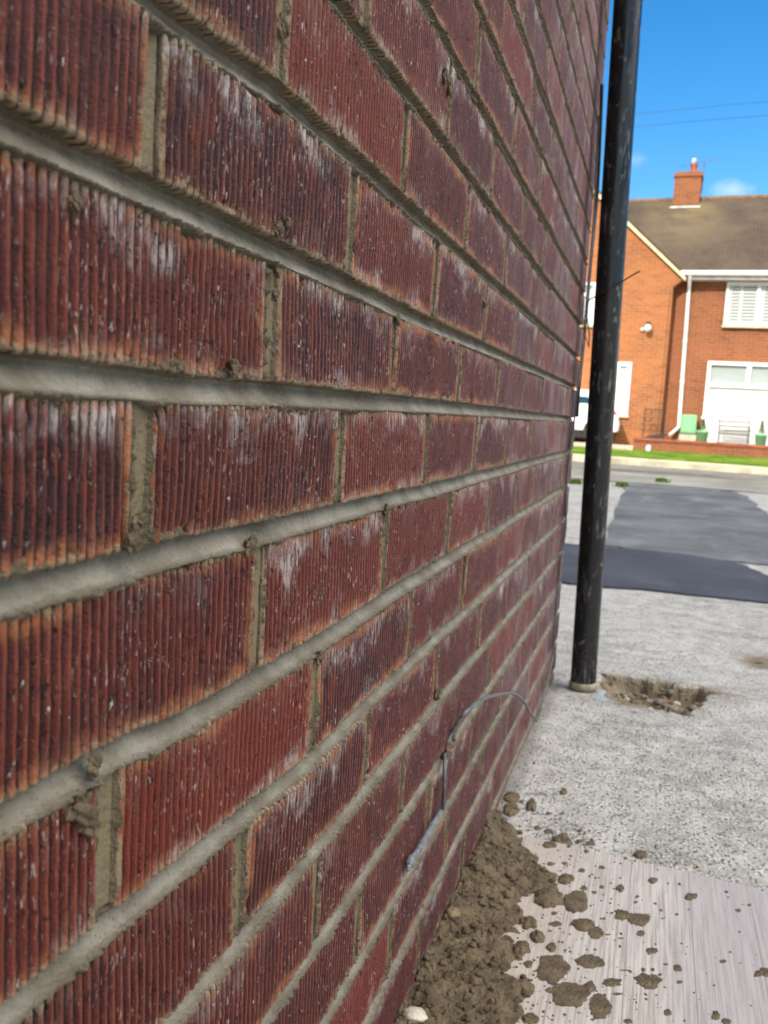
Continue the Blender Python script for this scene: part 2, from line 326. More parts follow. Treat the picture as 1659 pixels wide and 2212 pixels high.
def mat_tiles():
    m = NM('brown_roof_tiles'); v = m.coord(); X, Y, Z = m.sep(v)
    uv = m.comb(X, m.math('MULTIPLY', Z, 1.62), 0.0)
    bt = m.n('ShaderNodeTexBrick'); m.l(uv, bt.inputs['Vector']); bt.inputs['Scale'].default_value = 1; bt.inputs['Brick Width'].default_value = .17; bt.inputs['Row Height'].default_value = .105; bt.inputs['Mortar Size'].default_value = .014
    bt.inputs['Color1'].default_value = (.066, .045, .030, 1); bt.inputs['Color2'].default_value = (.088, .062, .042, 1); bt.inputs['Mortar'].default_value = (.03, .022, .016, 1)
    c = m.mix(m.mr(m.noise(v, .8, 5), .35, .7, 0, .6), bt.outputs['Color'], (.110, .080, .055))
    lich = m.math('MULTIPLY', m.mr(m.math('ABSOLUTE', m.math('SUBTRACT', X, LICH[0])), 1.5, .2), m.mr(Z, LICH[1] - 2.2, LICH[1] + .3))
    c = m.mix(m.math('MULTIPLY', lich, m.mr(m.noise(v, 1.7, 4), .35, .6, .2, .65)), c, (.19, .142, .065))
    return m.fin(c, .85, m.bump(m.math('SUBTRACT', 1.0, bt.outputs['Fac']), .02, .7), .3)
def mat_board():
    m = NM('pale_wood_grain_laminate'); v = m.coord(); X, Y, Z = m.sep(v)
    pid = m.math('FLOOR', m.math('DIVIDE', m.math('ADD', X, PO), .0755)); vp = m.comb(m.math('ADD', X, m.math('MULTIPLY', pid, 3.7)), m.math('ADD', m.math('MULTIPLY', Y, .045), pid), 0.0)
    vq = m.scale(vp, (1, .5, 1)); g = m.noise(vq, 330, 4, .7, .1); g2 = m.noise(vp, 60, 4, .6, .5)
    c = m.mix(m.mr(g, .36, .62), (.30, .262, .228), (.53, .49, .445)); c = m.mix(m.mr(g2, .35, .75, 0, .5), c, (.40, .365, .35))
    gray = m.mr(m.math('ADD', X, m.math('MULTIPLY', Y, -.0)), .24, .30); c = m.mix(m.math('MULTIPLY', gray, .45), c, (.31, .30, .315))
    # muddy water dried on the board close to the wall
    wet = m.mr(m.math('ADD', X, m.math('MULTIPLY', m.math('SUBTRACT', m.noise(v, 28, 5, .65), .5), .16)), .17, .10)
    c = m.mix(m.math('MULTIPLY', wet, .5), c, m.mix(m.noise(v, 70, 4), (.30, .215, .145), (.56, .48, .42)))
    c = m.mix(m.mr(m.noise(v, 210, 3), .66, .72, 0, .7), c, (.15, .12, .08))
    fr = m.math('FRACT', m.math('DIVIDE', m.math('ADD', X, PO), .0755)); seam = m.math('LESS_THAN', fr, .016)
    c = m.mix(m.math('MULTIPLY', seam, .9), c, (.22, .2, .18))
    return m.fin(c, m.mix(wet, .5, .3), m.bump(g, .0004, .5), .4)
def mat_mud(name='wet_dropped_mortar', k=1.0):
    m = NM(name); v = m.coord('Object'); n = m.noise(v, 45, 5, .6); f = m.noise(v, 420, 5, .7)
    c = m.mix(m.mr(n, .3, .7), (.080 * k, .053 * k, .024 * k), (.195 * k, .142 * k, .076 * k)); c = m.mix(m.mr(f, .52, .75, 0, .7), c, (.27 * k, .22 * k, .145 * k)); c = m.mix(m.mr(m.noise(v, 260, 3), .58, .70, 0, .7), c, (.045 * k, .032 * k, .018 * k))
    return m.fin(c, m.mr(n, .35, .65, .42, .75), m.bump(m.math('ADD', f, m.noise(v, 190, 5, .7)), .0034, 1.0), .5)
def mat_pipe():
    m = NM('dusty_black_plastic'); v = m.coord(); s = m.scale(v, (1, 1, .16))
    sc1 = m.mr(m.noise(s, 95, 5, .65, .6), .56, .66); mask = m.mr(m.noise(v, 9, 3), .40, .58)
    scr = m.math('MULTIPLY', sc1, mask); sp = m.mr(m.noise(m.scale(v, (1, 1, .5)), 75, 3), .62, .68)
    dust = m.mr(m.sep(v)[2], .35, 0.0, 0, .35); f = m.noise(v, 160, 4)
    c = m.mix(m.math('MULTIPLY', scr, .8), (.006, .0065, .008), (.17, .16, .15)); c = m.mix(m.math('MULTIPLY', sp, .5), c, (.22, .20, .18)); c = m.mix(m.math('MULTIPLY', dust, m.mr(f, .4, .7)), c, (.085, .075, .065))
    return m.fin(c, m.mr(m.noise(s, 40, 3), .3, .7, .16, .38), m.bump(f, .0002, .4), .5)
def mat_grass():
    m = NM('grass_blades'); v = m.coord(); n = m.noise(v, 3, 4)
    return m.fin(m.mix(m.mr(m.noise(v, 1.3, 5), .35, .65), (.085, .19, .010), m.mix(m.mr(n, .35, .65), (.17, .28, .02), (.26, .32, .05))), .6, None, .3)
def mat_glass(name, col=(.05, .06, .06), a=.10):
    m = NM(name); m.fin(col, .05, None, .6); m.b.inputs['Alpha'].default_value = a; return m.m

LICH = [0.0, 0.0]; PO = .017
M = dict(brick=mat_fluted_brick(), mortar=mat_mortar(), concrete=mat_concrete(), board=mat_board(), mud=mat_mud(), mudpale=mat_mud('drying_pale_mortar', 1.9), pipe=mat_pipe(),
    patch=mat_tarmac('dark_tarmac_repair', (.036, .040, .054), (.062, .066, .084)), drive=mat_tarmac('worn_grey_tarmac', (.070, .077, .084), (.165, .168, .168)), road=mat_tarmac('road_asphalt', (.10, .097, .088), (.17, .16, .14), 20),
    hbrick=mat_housebrick('orange_red_house_brick', (.25, .088, .036), (.18, .058, .027), (.33, .21, .13)), gbrick=mat_housebrick('pale_orange_house_brick', (.34, .125, .044), (.24, .082, .032), (.40, .26, .15)),
    nbrick=mat_housebrick('maroon_wall_brick', (.15, .035, .025), (.09, .025, .022), (.22, .2, .16)),
    white=plain('white_plastic', (.80, .80, .77), .35, var=.03), cream=plain('cream_painted_timber', (.62, .50, .30), .6, var=.15), grey=plain('grey_fascia', (.42, .41, .40), .6), lead2=plain('grey_slats', (.22, .22, .23), .5), lead=plain('pale_lead', (.68, .68, .68), .5),
    pot=plain('terracotta', (.42, .11, .05), .8), green=plain('mint_green_paint', (.20, .46, .23), .5, var=.08), dgreen=plain('dark_green_gap', (.02, .045, .02), .6), iron=plain('black_iron', (.02, .019, .018), .5), wgrey=plain('weathered_white_iron', (.12, .12, .115), .5),
    leaf=plain('conifer_leaf', (.06, .17, .04), .6, sc=30), grass=mat_grass(), slab=plain('cream_concrete_slab', (.50, .45, .33), .85, sc=3), kerb=plain('kerb_stone', (.42, .38, .28), .9, sc=3), soil=plain('soil', (.07, .05, .03), .95),
    blind=plain('white_blind', (.86, .88, .86), .7, var=.02), glass=mat_glass('window_glass'), dglass=mat_glass('dark_blue_car_glass', (.02, .06, .10), 1), carw=plain('white_car_paint', (.82, .83, .82), .18, var=.01), rubber=plain('tyre_rubber', (.02, .02, .02), .8), red=plain('red_lamp_plastic', (.45, .02, .02), .2),
    cable=plain('grey_cable_sheath', (.10, .10, .105), .5, var=.35, sc=120), bcable=plain('black_cable_sheath', (.012, .012, .014), .4), cord=plain('wet_blue_grey_cord', (.14, .15, .17), .3, var=.4, sc=160, bump=.0006), collar=plain('cream_clay_collar', (.27, .23, .16), .7, sc=60, bump=.001),
    stone=plain('cream_stone', (.48, .43, .33), .8, sc=60, bump=.002), stone2=plain('grey_stone', (.19, .16, .12), .85, sc=60, bump=.002), redstone=plain('red_brick_fragment', (.17, .045, .03), .85, sc=60, bump=.002), moss=plain('moss', (.07, .075, .02), .95, sc=80, bump=.003), render=plain('render_patch', (.16, .15, .14), .8, sc=40), damp=plain('bluish_damp_cement', (.33, .37, .42), .4, sc=40, bump=.001),
    wire=plain('telephone_wire', (.03, .05, .08), .6), ground=plain('earth', (.20, .18, .14), .95, sc=.5))

# ------------------------------------------------------------------ ground and roads
def slab(name, x0, x1, y0, y1, z0, z1, mat, kind='structure'):
    b = MB(); b.box((x0, y0, z0), (x1, y1, z1)); return tag(b.build(name, mat), kind=kind)
g = MB(); g.add([(-400, -300, -.14), (400, -300, -.14), (400, 600, -.14), (-400, 600, -.14)], [(0, 1, 2, 3)]); tag(g.build('ground', M['ground']), kind='structure')
# concrete path with the broken hole beside the pipe
HOLE = [on_ground(x, y)[:2] for x, y in [(1292, 1447), (1340, 1456), (1400, 1462), (1455, 1476), (1512, 1482), (1540, 1497), (1528, 1512), (1505, 1530), (1492, 1545), (1440, 1538), (1380, 1526), (1330, 1518), (1302, 1500)]]
def poly_sd(px, py, P):
    d = np.full(px.shape, 1e9); ins = np.zeros(px.shape, bool); n = len(P)
    for i in range(n):
        a = P[i]; b = P[(i+1) % n]; e = b - a; wx = px - a[0]; wy = py - a[1]; t = np.clip((wx*e[0]+wy*e[1]) / (e @ e), 0, 1)
        d = np.minimum(d, np.hypot(wx - e[0]*t, wy - e[1]*t))
        c = ((a[1] > py) != (b[1] > py)) & (px < (b[0]-a[0]) * (py-a[1]) / (b[1]-a[1] + 1e-12) + a[0]); ins ^= c
    return np.where(ins, -d, d)
def path_h(X, Y):
    h = (fbm(X*6, Y*6, 3) - .5) * .006 + (fbm(X*60, Y*60, 5, 3) - .5) * .0022
    s = poly_sd(X, Y, HOLE) + (fbm(X*40, Y*40, 9) - .5) * .040
    dep = .010 + .026 * fbm(X*18, Y*18, 13, 3) + .022 * sstep(.12, .22, X) * sstep(1.80, 1.92, Y)
    h = h - sstep(.004, -.030, s) * dep * 1.15 + sstep(.002, -.012, s) * (fbm(X*60, Y*60, 21) - .5) * .034
    q = on_ground(1640, 1428); h = h - .012 * np.exp(-(((X-q[0])/.07)**2 + ((Y-q[1])/.10)**2) * 1.2)
    return h
xs = np.concatenate([np.linspace(-4, -.06, 14), np.arange(-.05, .62, .0035), np.linspace(.625, 1.2, 50), np.linspace(1.3, 4.2, 16)])
ys = np.concatenate([np.linspace(-3, .3, 14), np.arange(.32, 2.45, .0055), np.linspace(2.46, 3.6, 80), np.linspace(3.65, 10.9, 110)])
X, Y = np.meshgrid(xs, ys, indexing='ij'); Z = path_h(X, Y)
_s = poly_sd(X, Y, HOLE); _q1 = on_ground(1580, 1500); _q2 = on_ground(1640, 1425); _q3 = on_ground(1302, 1503); _q4 = on_ground(1238, 1468)
gs = lambda q, a, b: np.exp(-((X - q[0]) / a) ** 2 - ((Y - q[1]) / b) ** 2)
STN = np.stack([np.clip(.55 * sstep(.05, .0, _s) + .75 * gs(_q1, .05, .05) + .95 * gs(_q2, .06, .09), 0, 1), np.clip(1.2 * gs(_q3, .018, .05) + 1.0 * gs(_q4, .012, .05), 0, 1), 0 * X], -1).reshape(-1, 3)
tag(mesh_np('concrete_path', np.stack([X, Y, Z], -1).reshape(-1, 3), grid_faces(len(xs), len(ys)), M['concrete'], attrs={'stain': STN}), kind='structure')
def sheet(name, pts, z, mat, n=14, jit=.02, kind='structure'):
    P = []; m_ = len(pts)
    for i in range(m_):
        a = np.array(pts[i], float); b = np.array(pts[(i+1) % m_], float)
        for k in range(n):
            t = k / n; j = (fbm(a[0]*3 + t*9, i*5.0, 31) - .5) * jit * 2; d = (b-a) / np.linalg.norm(b-a); p = a + (b-a)*t + np.array([-d[1], d[0]]) * j; P.append((p[0], p[1], z))
    b = MB(); b.add(P + [(x, y, z - .02) for x, y, _ in P], [list(range(len(P)))] + [(i, i + len(P), (i+1) % len(P) + len(P), (i+1) % len(P)) for i in range(len(P))]); return tag(b.build(name, mat), kind=kind)
G = lambda x, y: tuple(on_ground(x, y)[:2])
sheet('tarmac_patch', [(-.14, 3.27), (.02, 3.28), G(1400, 1277), G(1659, 1306), (1.5, 3.3), (1.5, 3.9), G(1659, 1247), G(1602, 1222), G(1500, 1203), G(1400, 1192), G(1302, 1185), (-.25, 4.5)], .009, M['patch'], 6, .012)
sheet('tarmac_driveway', [(-.03, 4.62), G(1500, 1207.), (.95, 4.45), (1.6, 5.0), G(1656, 1112), G(1610, 1072), G(1570, 1058), G(1350, 1047)], .0075, M['drive'], 20, .045)
pav = slab('pavement', -40, 40, 10.9, 13.3, -.1, .02, plain('pavement_concrete', (.27, .255, .22), .9, sc=1.2, var=.3, bump=.004))
slab('near_kerb', -40, 40, 13.3, 13.45, -.1, .03, M['kerb'])
slab('road', -60, 60, 13.45, 17.9, -.1, -.02, M['road'])
slab('far_kerb', -60, 60, 17.9, 18.05, -.1, .09, M['kerb'])
slab('far_pavement', -60, 60, 18.05, 19.3, -.1, .085, M['slab'])
vb = MB(); vb.add([(-60, 19.3, .05), (60, 19.3, .05), (60, 21.9, .19), (-60, 21.9, .19), (-60, 26, .19), (60, 26, .19)], [(0, 1, 2, 3), (3, 2, 5, 4)]); tag(vb.build('verge_soil', M['soil']), kind='structure')
def grass_strip(name, n, fx, fy, fz, hgt, w=.012, label=None):
    P = RS.rand(n, 3); X = fx(P); Y = fy(P); Zb = fz(X, Y); th = RS.rand(n) * 2 * pi; hh = hgt * (.5 + RS.rand(n)); lean = (RS.rand(n, 2) - .5) * hh[:, None] * .9
    V = np.zeros((n, 3, 3)); V[:, 0] = np.stack([X - w*np.cos(th), Y - w*np.sin(th), Zb - .005], 1); V[:, 1] = np.stack([X + w*np.cos(th), Y + w*np.sin(th), Zb - .005], 1); V[:, 2] = np.stack([X + lean[:, 0], Y + lean[:, 1], Zb + hh], 1)
    o = mesh_np(name, V.reshape(-1, 3), np.arange(3*n).reshape(-1, 3), M['grass'], smooth=False); return tag(o, label, 'grass', kind='stuff')
grass_strip('grass', 90000, lambda P: -3 + 9*P[:, 0], lambda P: 19.3 + 2.6*P[:, 1], lambda X, Y: .05 + (Y-19.3)*.14/2.6, .035, .012, 'bright green grass verge in front of the low garden wall')
for i, (px, py, lb) in enumerate([(1429, 1045, 'small green weed tuft on the drive edge below the garden wall'), (1344, 1052, 'thin green weed tuft right of the black pipe at the driveway corner'), (1243, 1046, 'green weed tuft seen between the wall corner and the black pipe')]):
    q = on_ground(px, py); n = 500
    rr = RS.rand(n); V = np.zeros((n, 3, 3)); th = RS.rand(n)*2*pi; sp = RS.randn(n, 2)*np.array([.028, .018]) ; hh = .02 + .04*RS.rand(n)
    V[:, 0] = np.stack([sp[:, 0]-.012*np.cos(th), sp[:, 1]-.012*np.sin(th), 0*hh], 1); V[:, 1] = np.stack([sp[:, 0]+.012*np.cos(th), sp[:, 1]+.012*np.sin(th), 0*hh], 1); V[:, 2] = np.stack([sp[:, 0]+(RS.rand(n)-.5)*.05, sp[:, 1]+(RS.rand(n)-.5)*.05, hh], 1)
    o = mesh_np('weed_tuft', V.reshape(-1, 3), np.arange(3*n).reshape(-1, 3), M['grass'], smooth=False); o.location = (q[0], q[1], .02 if q[1] > 10.9 else .004); tag(o, lb, 'weed')

# ------------------------------------------------------------------ the brick wall (corner at y = 1.9)
YC = 1.90; ZA = .617; CH = .075; JH = .0058
def bed_z(k, y):
    y = np.asarray(y, float); z = ZA + k * CH
    T = {0: [(-.09, -.03), (.03, -.04), (.22, 0), (.55, .05), (1.8, .15)], -1: [(-.09, .01), (.58, .03), (1.8, .15)], -2: [(-.08, .01), (-.03, .03), (.05, -.06), (.22, -.07), (.42, -.02), (1.8, .08)],
         -3: [(-.03, .06), (.1, -.03), (.19, -.1), (.33, -.04), (1.8, .03)], 1: [(-.09, -.05), (.33, -.06), (1.8, .12)], 2: [(-.01, -.15), (.04, -.12), (.11, -.05), (.57, -.02), (1.8, .05)]}
    if k in T: z = z + CH * np.interp(y, [a for a, _ in T[k]], [b for _, b in T[k]])
    elif k > 2: z = z + CH * np.interp(y, [-.1, .6, 1.8], [-.06, -.03, .04])
    return z + (vn(y*9, k*3.3, 41) - .5) * .0016
KJ = {-1: [0, 1, 2, 3, 4, 5], 0: [.5, 1.5, 2.5, 3.5, 4.5, 5.5], -2: [.5, 1.5, 2.5, 3.5, 4.5, 5.5], -3: [0, 1, 2, 3, 4, 5, 6], 1: [0, 1, 2], 2: [.5, 1.5, 2.5], 3: [2, 3], -4: [.5]}
KD = {-1: [-.014, .028, .031, .034, .019, .013], 0: [.01, .005, .043, .015, .03, .023], -2: [.012, .046, .04, .032, .007, -.011], -3: [-.088, -.073, -.036, -.019, -.019, -.042, -.008], 1: [-.023, .012, .01], 2: [-.013, -.015, -.024], 3: [.025, -.021], -4: [-.023]}
def joints(k):
    t0 = 0 if k % 2 else .5; out = []
    t = t0 - 4
    while t < 8.3:
        if k in KJ and t in KJ[k]: d = KD[k][KJ[k].index(t)]
        else: d = RS.uniform(-.035, .035)
        if t > -1 or True: out.append((t + d) * .225)
        t += 1
    return out
KMIN, KMAX = -9, 18
wall = thing('brick_wall', 'dark red fluted brick side wall with fresh grey mortar filling the left of the view', 'brick wall', (0, 0, 0))
BV = []; BF = []; BA = []; BR = []; off = 0; JL = {}
PIT = .0057
for k in range(KMIN, KMAX):
    js = joints(k); JL[k] = js
    ends = js + [YC]
    for i in range(len(ends) - 1):
        jw = .0055 + .0015 * RS.rand(); a = ends[i] + jw; b = ends[i+1] - (.0055 + .0015 * RS.rand() if i < len(ends) - 2 else 0)
        L = b - a; dep = a - CP[1]; nr = max(2, int(round(L / PIT)))
        if b < -.16: spr, nv = 1, 3
        elif dep < .75: spr, nv = 8, 26
        elif dep < 1.15: spr, nv = 6, 15
        else: spr, nv = 4, 10
        nu = nr * spr + 1; s = np.linspace(0, nr, nu); y = a + s / nr * L
        tv = np.linspace(0, 1, nv); tv = .5 - .5 * np.cos(tv * pi) * (1 - .35) - .35 * (.5 - tv) ; tv = (tv - tv[0]) / (tv[-1] - tv[0])
        zb = bed_z(k, y) + JH + (fbm(y*190, k*9.1, 51, 3) - .5) * .0024; zt = bed_z(k+1, y) - JH + (fbm(y*190, k*9.1 + 4, 57, 3) - .5) * .0024
        Yg = np.repeat(y[:, None], nv, 1); Zg = zb[:, None] + (zt - zb)[:, None] * tv[None, :]
        wob = (vn(Zg*70, Yg*60, 61 + i) - .5) * .25                        # flutes wander a little
        S = s[:, None] + wob * .35
        prof = np.abs(np.sin(pi * S)) ** .75
        amp = .0031 * (.75 + .5 * vn(Yg*28, Zg*28, 67)) * sstep(0, .02, np.minimum(Yg - a, b - Yg) / L + .012)
        eu = np.minimum(Yg - a, b - Yg); ev = np.minimum(Zg - zb[:, None], zt[:, None] - Zg)
        r = .0024; rd = lambda e: r - np.sqrt(np.maximum(0, r*r - (r - np.minimum(e, r))**2))
        tilt = RS.randn() * .0006; lift = RS.randn() * .0007
        fz = .00045 if spr >= 6 else .0006
        Xg = amp * (prof - 1) - rd(eu + .0003) * .9 - rd(ev + .0003) * .9 + (fbm(Yg*30, Zg*30, 71) - .5) * .0016 + (fbm(Yg*420, Zg*260, 73, 3) - .5) * fz * 1.6 + lift + tilt * (tv[None, :] - .5) * 2
        chip = sstep(.66, .80, fbm(Yg*55, Zg*55, 79 + k)) * sstep(.007, .001, np.minimum(eu, ev)); Xg -= chip * .004
        gr = np.clip((1 - np.abs(np.sin(pi * S))) * np.clip(amp / .0027, .5, 1.1), 0, 1)
        if i == len(ends) - 2: Xg = Xg - np.where(b - Yg < .0, 0, 0)
        V = np.stack([Xg, Yg, Zg], -1)
        # skirt pushed back into the wall on all four sides
        U = (Yg - a) / L; A = np.stack([U, np.repeat(tv[None], nu, 0), np.where(spr > 2, gr, .3)], -1)
        if L < .13: A[..., 0] = .25 + A[..., 0] * .5
        back = -.016 if i < len(ends) - 2 else -.10
        Vp = np.zeros((nu + 2, nv + 2, 3)); Ap = np.zeros((nu + 2, nv + 2, 3)); Vp[1:-1, 1:-1] = V; Ap[1:-1, 1:-1] = A
        for tgt, src in (((0, slice(1, -1)), V[0]), ((-1, slice(1, -1)), V[-1]), ((slice(1, -1), 0), V[:, 0]), ((slice(1, -1), -1), V[:, -1])):
            Vp[tgt] = src; Vp[tgt][..., 0] = back
        for tgt, src in (((0, slice(1, -1)), A[0]), ((-1, slice(1, -1)), A[-1]), ((slice(1, -1), 0), A[:, 0]), ((slice(1, -1), -1), A[:, -1])): Ap[tgt] = src
        for ci, cj, si, sj in ((0, 0, 0, 0), (0, -1, 0, -1), (-1, 0, -1, 0), (-1, -1, -1, -1)):
            Vp[ci, cj] = V[si, sj]; Vp[ci, cj][0] = back; Ap[ci, cj] = A[si, sj]
        BV.append(Vp.reshape(-1, 3)); BA.append(Ap.reshape(-1, 3)); rnd = RS.rand(3)
        BR.append(np.repeat(rnd[None], (nu+2)*(nv+2), 0)); BF.append(grid_faces(nu + 2, nv + 2, off)); off += (nu+2)*(nv+2)
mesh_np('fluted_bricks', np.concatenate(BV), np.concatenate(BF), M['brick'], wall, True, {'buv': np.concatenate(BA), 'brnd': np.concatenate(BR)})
del BV, BF, BA, BR
# mortar: recessed, tooled smooth in the middle, crumbly where it laps over the brick edges
MV = []; MF = []; MA = []; off = 0
ylist = [-.9, -.6, -.4, -.25]; yy = -.16
while yy < YC - .001:
    ylist.append(yy); yy += max(.0008, .0017 * (yy - CP[1]))
ylist.append(YC - .001); yb = np.array(ylist)
def section(nc, half, lipw):
    u = np.linspace(-1, 1, nc); return np.sign(u) * (np.abs(u) ** .85) * (half + lipw)
def joint_surface(along, c, half, seed, depth, recess, n_amp, bed=False):
    A_, C_ = np.meshgrid(along, c, indexing='ij'); ac = np.abs(C_)
    mid = -recess - depth * np.sqrt(np.clip(1 - (C_ / half) ** 2, 0, 1)) + (fbm(A_*25, C_*60 + seed, 101) - .5) * .0016 + (fbm(A_*300, C_*500 + seed, 103, 3) - .5) * .00035
    if bed:      # struck profile: deep and shaded under the upper brick, running out to the face of the lower one
        u = np.clip((C_ + half) / (2 * half), 0, 1)
        mid = -.0020 - .0074 * np.sin(u * pi / 2) ** 1.0 + (fbm(A_*25, C_*60 + seed, 101) - .5) * .0014 + (fbm(A_*300, C_*500 + seed, 103, 3) - .5) * .0005 + (vn(A_*210, C_*30 + seed, 105) - .5) * .00045
    side = np.sign(C_) * 5.0
    crumb = fbm(A_*330 + seed, C_*330 + side, 107, 4); patch = fbm(A_*45 + seed*3, side + seed, 109, 3)
    w = .0006 + (np.where(C_ < 0, .0020, .0046) if bed else .0030) * np.clip(patch*1.7 - .5, 0, 1)
    inlip = sstep(half - .0014, half - .0002, ac)
    e = np.clip(1 - (ac - half) / w, -1.5, 1)
    hl = -.0018 + (crumb * 1.5 - .30) * .0044 * np.clip(patch*1.9 - .2, .3, 1.25) + np.where(e < 0, e * .006, 0) - (1 - np.clip(e, 0, 1)) * .0018
    if bed: hl = hl + np.where(C_ < 0, .0010, -.0011)
    X = mid * (1 - inlip) + hl * inlip
    return A_, C_, X, np.clip(inlip, 0, 1)
for k in range(KMIN + 1, KMAX + 1):
    c = section(27, JH, .0062); half = JH + .0006
    A_, C_, Xg, lp = joint_surface(yb, c, half, k * 1.7, .0046, .0036, 1, True)
    # the tooled bed slopes outwards at its foot, so light catches the lower half
    # short breaks where the pointing trowel stopped
    cut = sstep(.70, .76, vn(A_*11 + k*5, 0*A_, 113)) * (1 - lp); Xg = Xg - cut * .0005
    Zg = bed_z(k, yb)[:, None] + C_
    MV.append(np.stack([Xg, A_, Zg], -1).reshape(-1, 3)); lpf = lp.reshape(-1); lw = np.where(C_ < 0, .60, 1.0).reshape(-1); MA.append(np.stack([lpf * lw, 0*lpf, 0*lpf], -1)); MF.append(grid_faces(len(yb), len(c), off)); off += lpf.size
for k in range(KMIN, KMAX):
    for j, yj in enumerate(JL[k]):
        dep = yj - CP[1]
        if yj < -.2: continue
        nz = 70 if dep < .8 else (40 if dep < 1.3 else 22); nc = 21 if dep < 1.2 else 13
        z0 = float(bed_z(k, yj)) + .001; z1 = float(bed_z(k+1, yj)) - .001; zz = np.linspace(z0, z1, nz)
        half = .0066 + .001 * RS.rand(); c = section(nc, half, .0055)
        A_, C_, Xg, lp = joint_surface(zz, c, half, k * 3.1 + j * 7.7, .0022, .0016, 1)
        Xg -= .0004; Xg -= .012 * sstep(JH + .0012, JH - .0030, np.minimum(A_ - z0, z1 - A_)); sh = (vn(A_*30, A_*0 + j, 119) - .5) * .0012
        MV.append(np.stack([Xg, yj + C_ + sh, A_], -1).reshape(-1, 3)); lpf = lp.reshape(-1); MA.append(np.stack([lpf, 1 - lpf * .6, 0*lpf], -1)); MF.append(grid_faces(nz, nc, off)[:, ::-1]); off += lpf.size
mesh_np('mortar_joints', np.concatenate(MV), np.concatenate(MF), M['mortar'], wall, True, {'lip': np.concatenate(MA)})
del MV, MF, MA
ZT = float(ZA + KMAX * CH); b = MB()
b.box((-7.5, -8, -.1), (-.0150, YC - .013, ZT)); b.build('inner_leaf', M['mortar'], wall)
b = MB(); b.box((-7.5, -8, ZT), (-.002, YC, 7.2)); b.box((-7.5, -8, -.1), (-.0015, -.92, ZT - .001)); b.build('upper_wall', M['nbrick'], wall)
b = MB(); b.prism([(-7.8, 7.15), (.3, 7.15), (.3, 7.3), (-3.75, 9.6), (-7.8, 7.3)], -8.3, 2.1); b.build('roof', plain('slate_roof', (.10, .09, .085), .8), wall)
# loose crumbs that stuck out of the joints
def blob(b, c, r, seed, sq=(1, 1, 1), n=10, rough=.35, flat=None):
    vs = []; fs = []
    th = np.linspace(0, pi, n); ph = np.linspace(0, 2*pi, 2*n, endpoint=False)
    T, P_ = np.meshgrid(th, ph, indexing='ij'); d = np.stack([np.sin(T)*np.cos(P_), np.sin(T)*np.sin(P_), np.cos(T)], -1)
    nz = fbm(d[..., 0]*1.7 + seed*3.1, d[..., 1]*1.7 + d[..., 2]*2.3 + seed, 131, 4) - .5
    R = r * (1 + rough * 2 * nz)
    V = d * R[..., None] * np.array(sq) + np.array(c)
    if flat is not None: V[..., 2] = np.maximum(V[..., 2], flat)
    m_ = 2 * n; V = V.reshape(-1, 3)
    for i in range(n - 1):
        for j in range(m_): fs.append((i*m_+j, (i+1)*m_+j, (i+1)*m_+(j+1) % m_, i*m_+(j+1) % m_))
    b.add(V, fs, True)
lumps = [(600, 497, .0035), (598, 590, .003), (592, 640, .0028), (620, 480, .003), (960, 165, .006), (970, 190, .006), (285, 1175, .005), (300, 1130, .004), (540, 1180, .005), (180, 1745, .007), (190, 1780, .006), (165, 440, .003), (505, 795, .004), (975, 1598, .008), (965, 1625, .009), (205, 1650, .004), (1045, 655, .005), (945, 1500, .006), (860, 690, .004), (835, 1100, .004), (610, 60, .005), (690, 1420, .004)]
for i, (px, py, r) in enumerate(lumps):
    q = on_wall(px, py, .001)
    cb = MB(); blob(cb, (0, 0, 0), r * .9, i*3, (.55, 1, 1), 22, .95); cb.build('mortar_lump', M['mud'], wall).location = tuple(q)

# ------------------------------------------------------------------ drainpipe and cables
pb = np.array([.0755, 1.83, 0.0]); pt = at_y(1357, 0, 1.72); PR = .0295
pd = (pt - at_y(1259, 1480, 1.83)); ptop = at_y(1259, 1480, 1.83) + pd * 1.9; pbot = at_y(1259, 1480, 1.83)
pbot[2] = max(pbot[2], .012)
pp = thing('drainpipe', 'black plastic drainpipe standing just clear of the brick wall corner', 'drainpipe', pbot)
b = MB(); b.tube([pbot - pbot, (ptop - pbot) * .3, (ptop - pbot) * .6, ptop - pbot], PR, 40); b.build('pipe', M['pipe'], pp)
b = MB(); b.lathe([(PR*.9, -.012), (PR*1.08, -.010), (PR*1.11, .0), (PR*1.07, .005), (PR*.98, .009)], (0, 0, 0), 36); b.build('socket_collar', M['collar'], pp)
def smooth_path(P, n=8):
    P = [np.array(p, float) for p in P]; out = []
    for i in range(len(P) - 1):
        p0 = P[max(i-1, 0)]; p1 = P[i]; p2 = P[i+1]; p3 = P[min(i+2, len(P)-1)]
        for k in range(n):
            t = k / n; out.append(.5*((2*p1)+(-p0+p2)*t+(2*p0-5*p1+4*p2-p3)*t*t+(-p0+3*p1-3*p2+p3)*t**3))
    return out + [P[-1]]
def cable(name, P, r, mat, label, cat='cable', seg=10, cut=8):
    P = smooth_path(P, cut); P = np.array(P); o = P[-1].copy(); b = MB(); b.tube(P, r, seg); return tag(b.build(name, mat, loc=o), label, cat)
arc = [(1157, 1556), (1145.5, 1541), (1134.5, 1519), (1119, 1503.6), (1106, 1498), (1087.6, 1499), (1062.6, 1503.6), (1037.6, 1513), (1009.5, 1535), (990.8, 1556.7), (973.6, 1588), (962, 1625), (961, 1647), (959.5, 1697), (957, 1748)]
off_ = [.012, .02, .03, .034, .034, .032, .028, .024, .018, .010, .002, .000, .006, .009, .006]
cable('loose_cable', [on_wall(x, y, o_) for (x, y), o_ in zip(arc, off_)], .0022, M['cable'], 'grey cable arching out of the wall foot and tucked under a mortar lump')
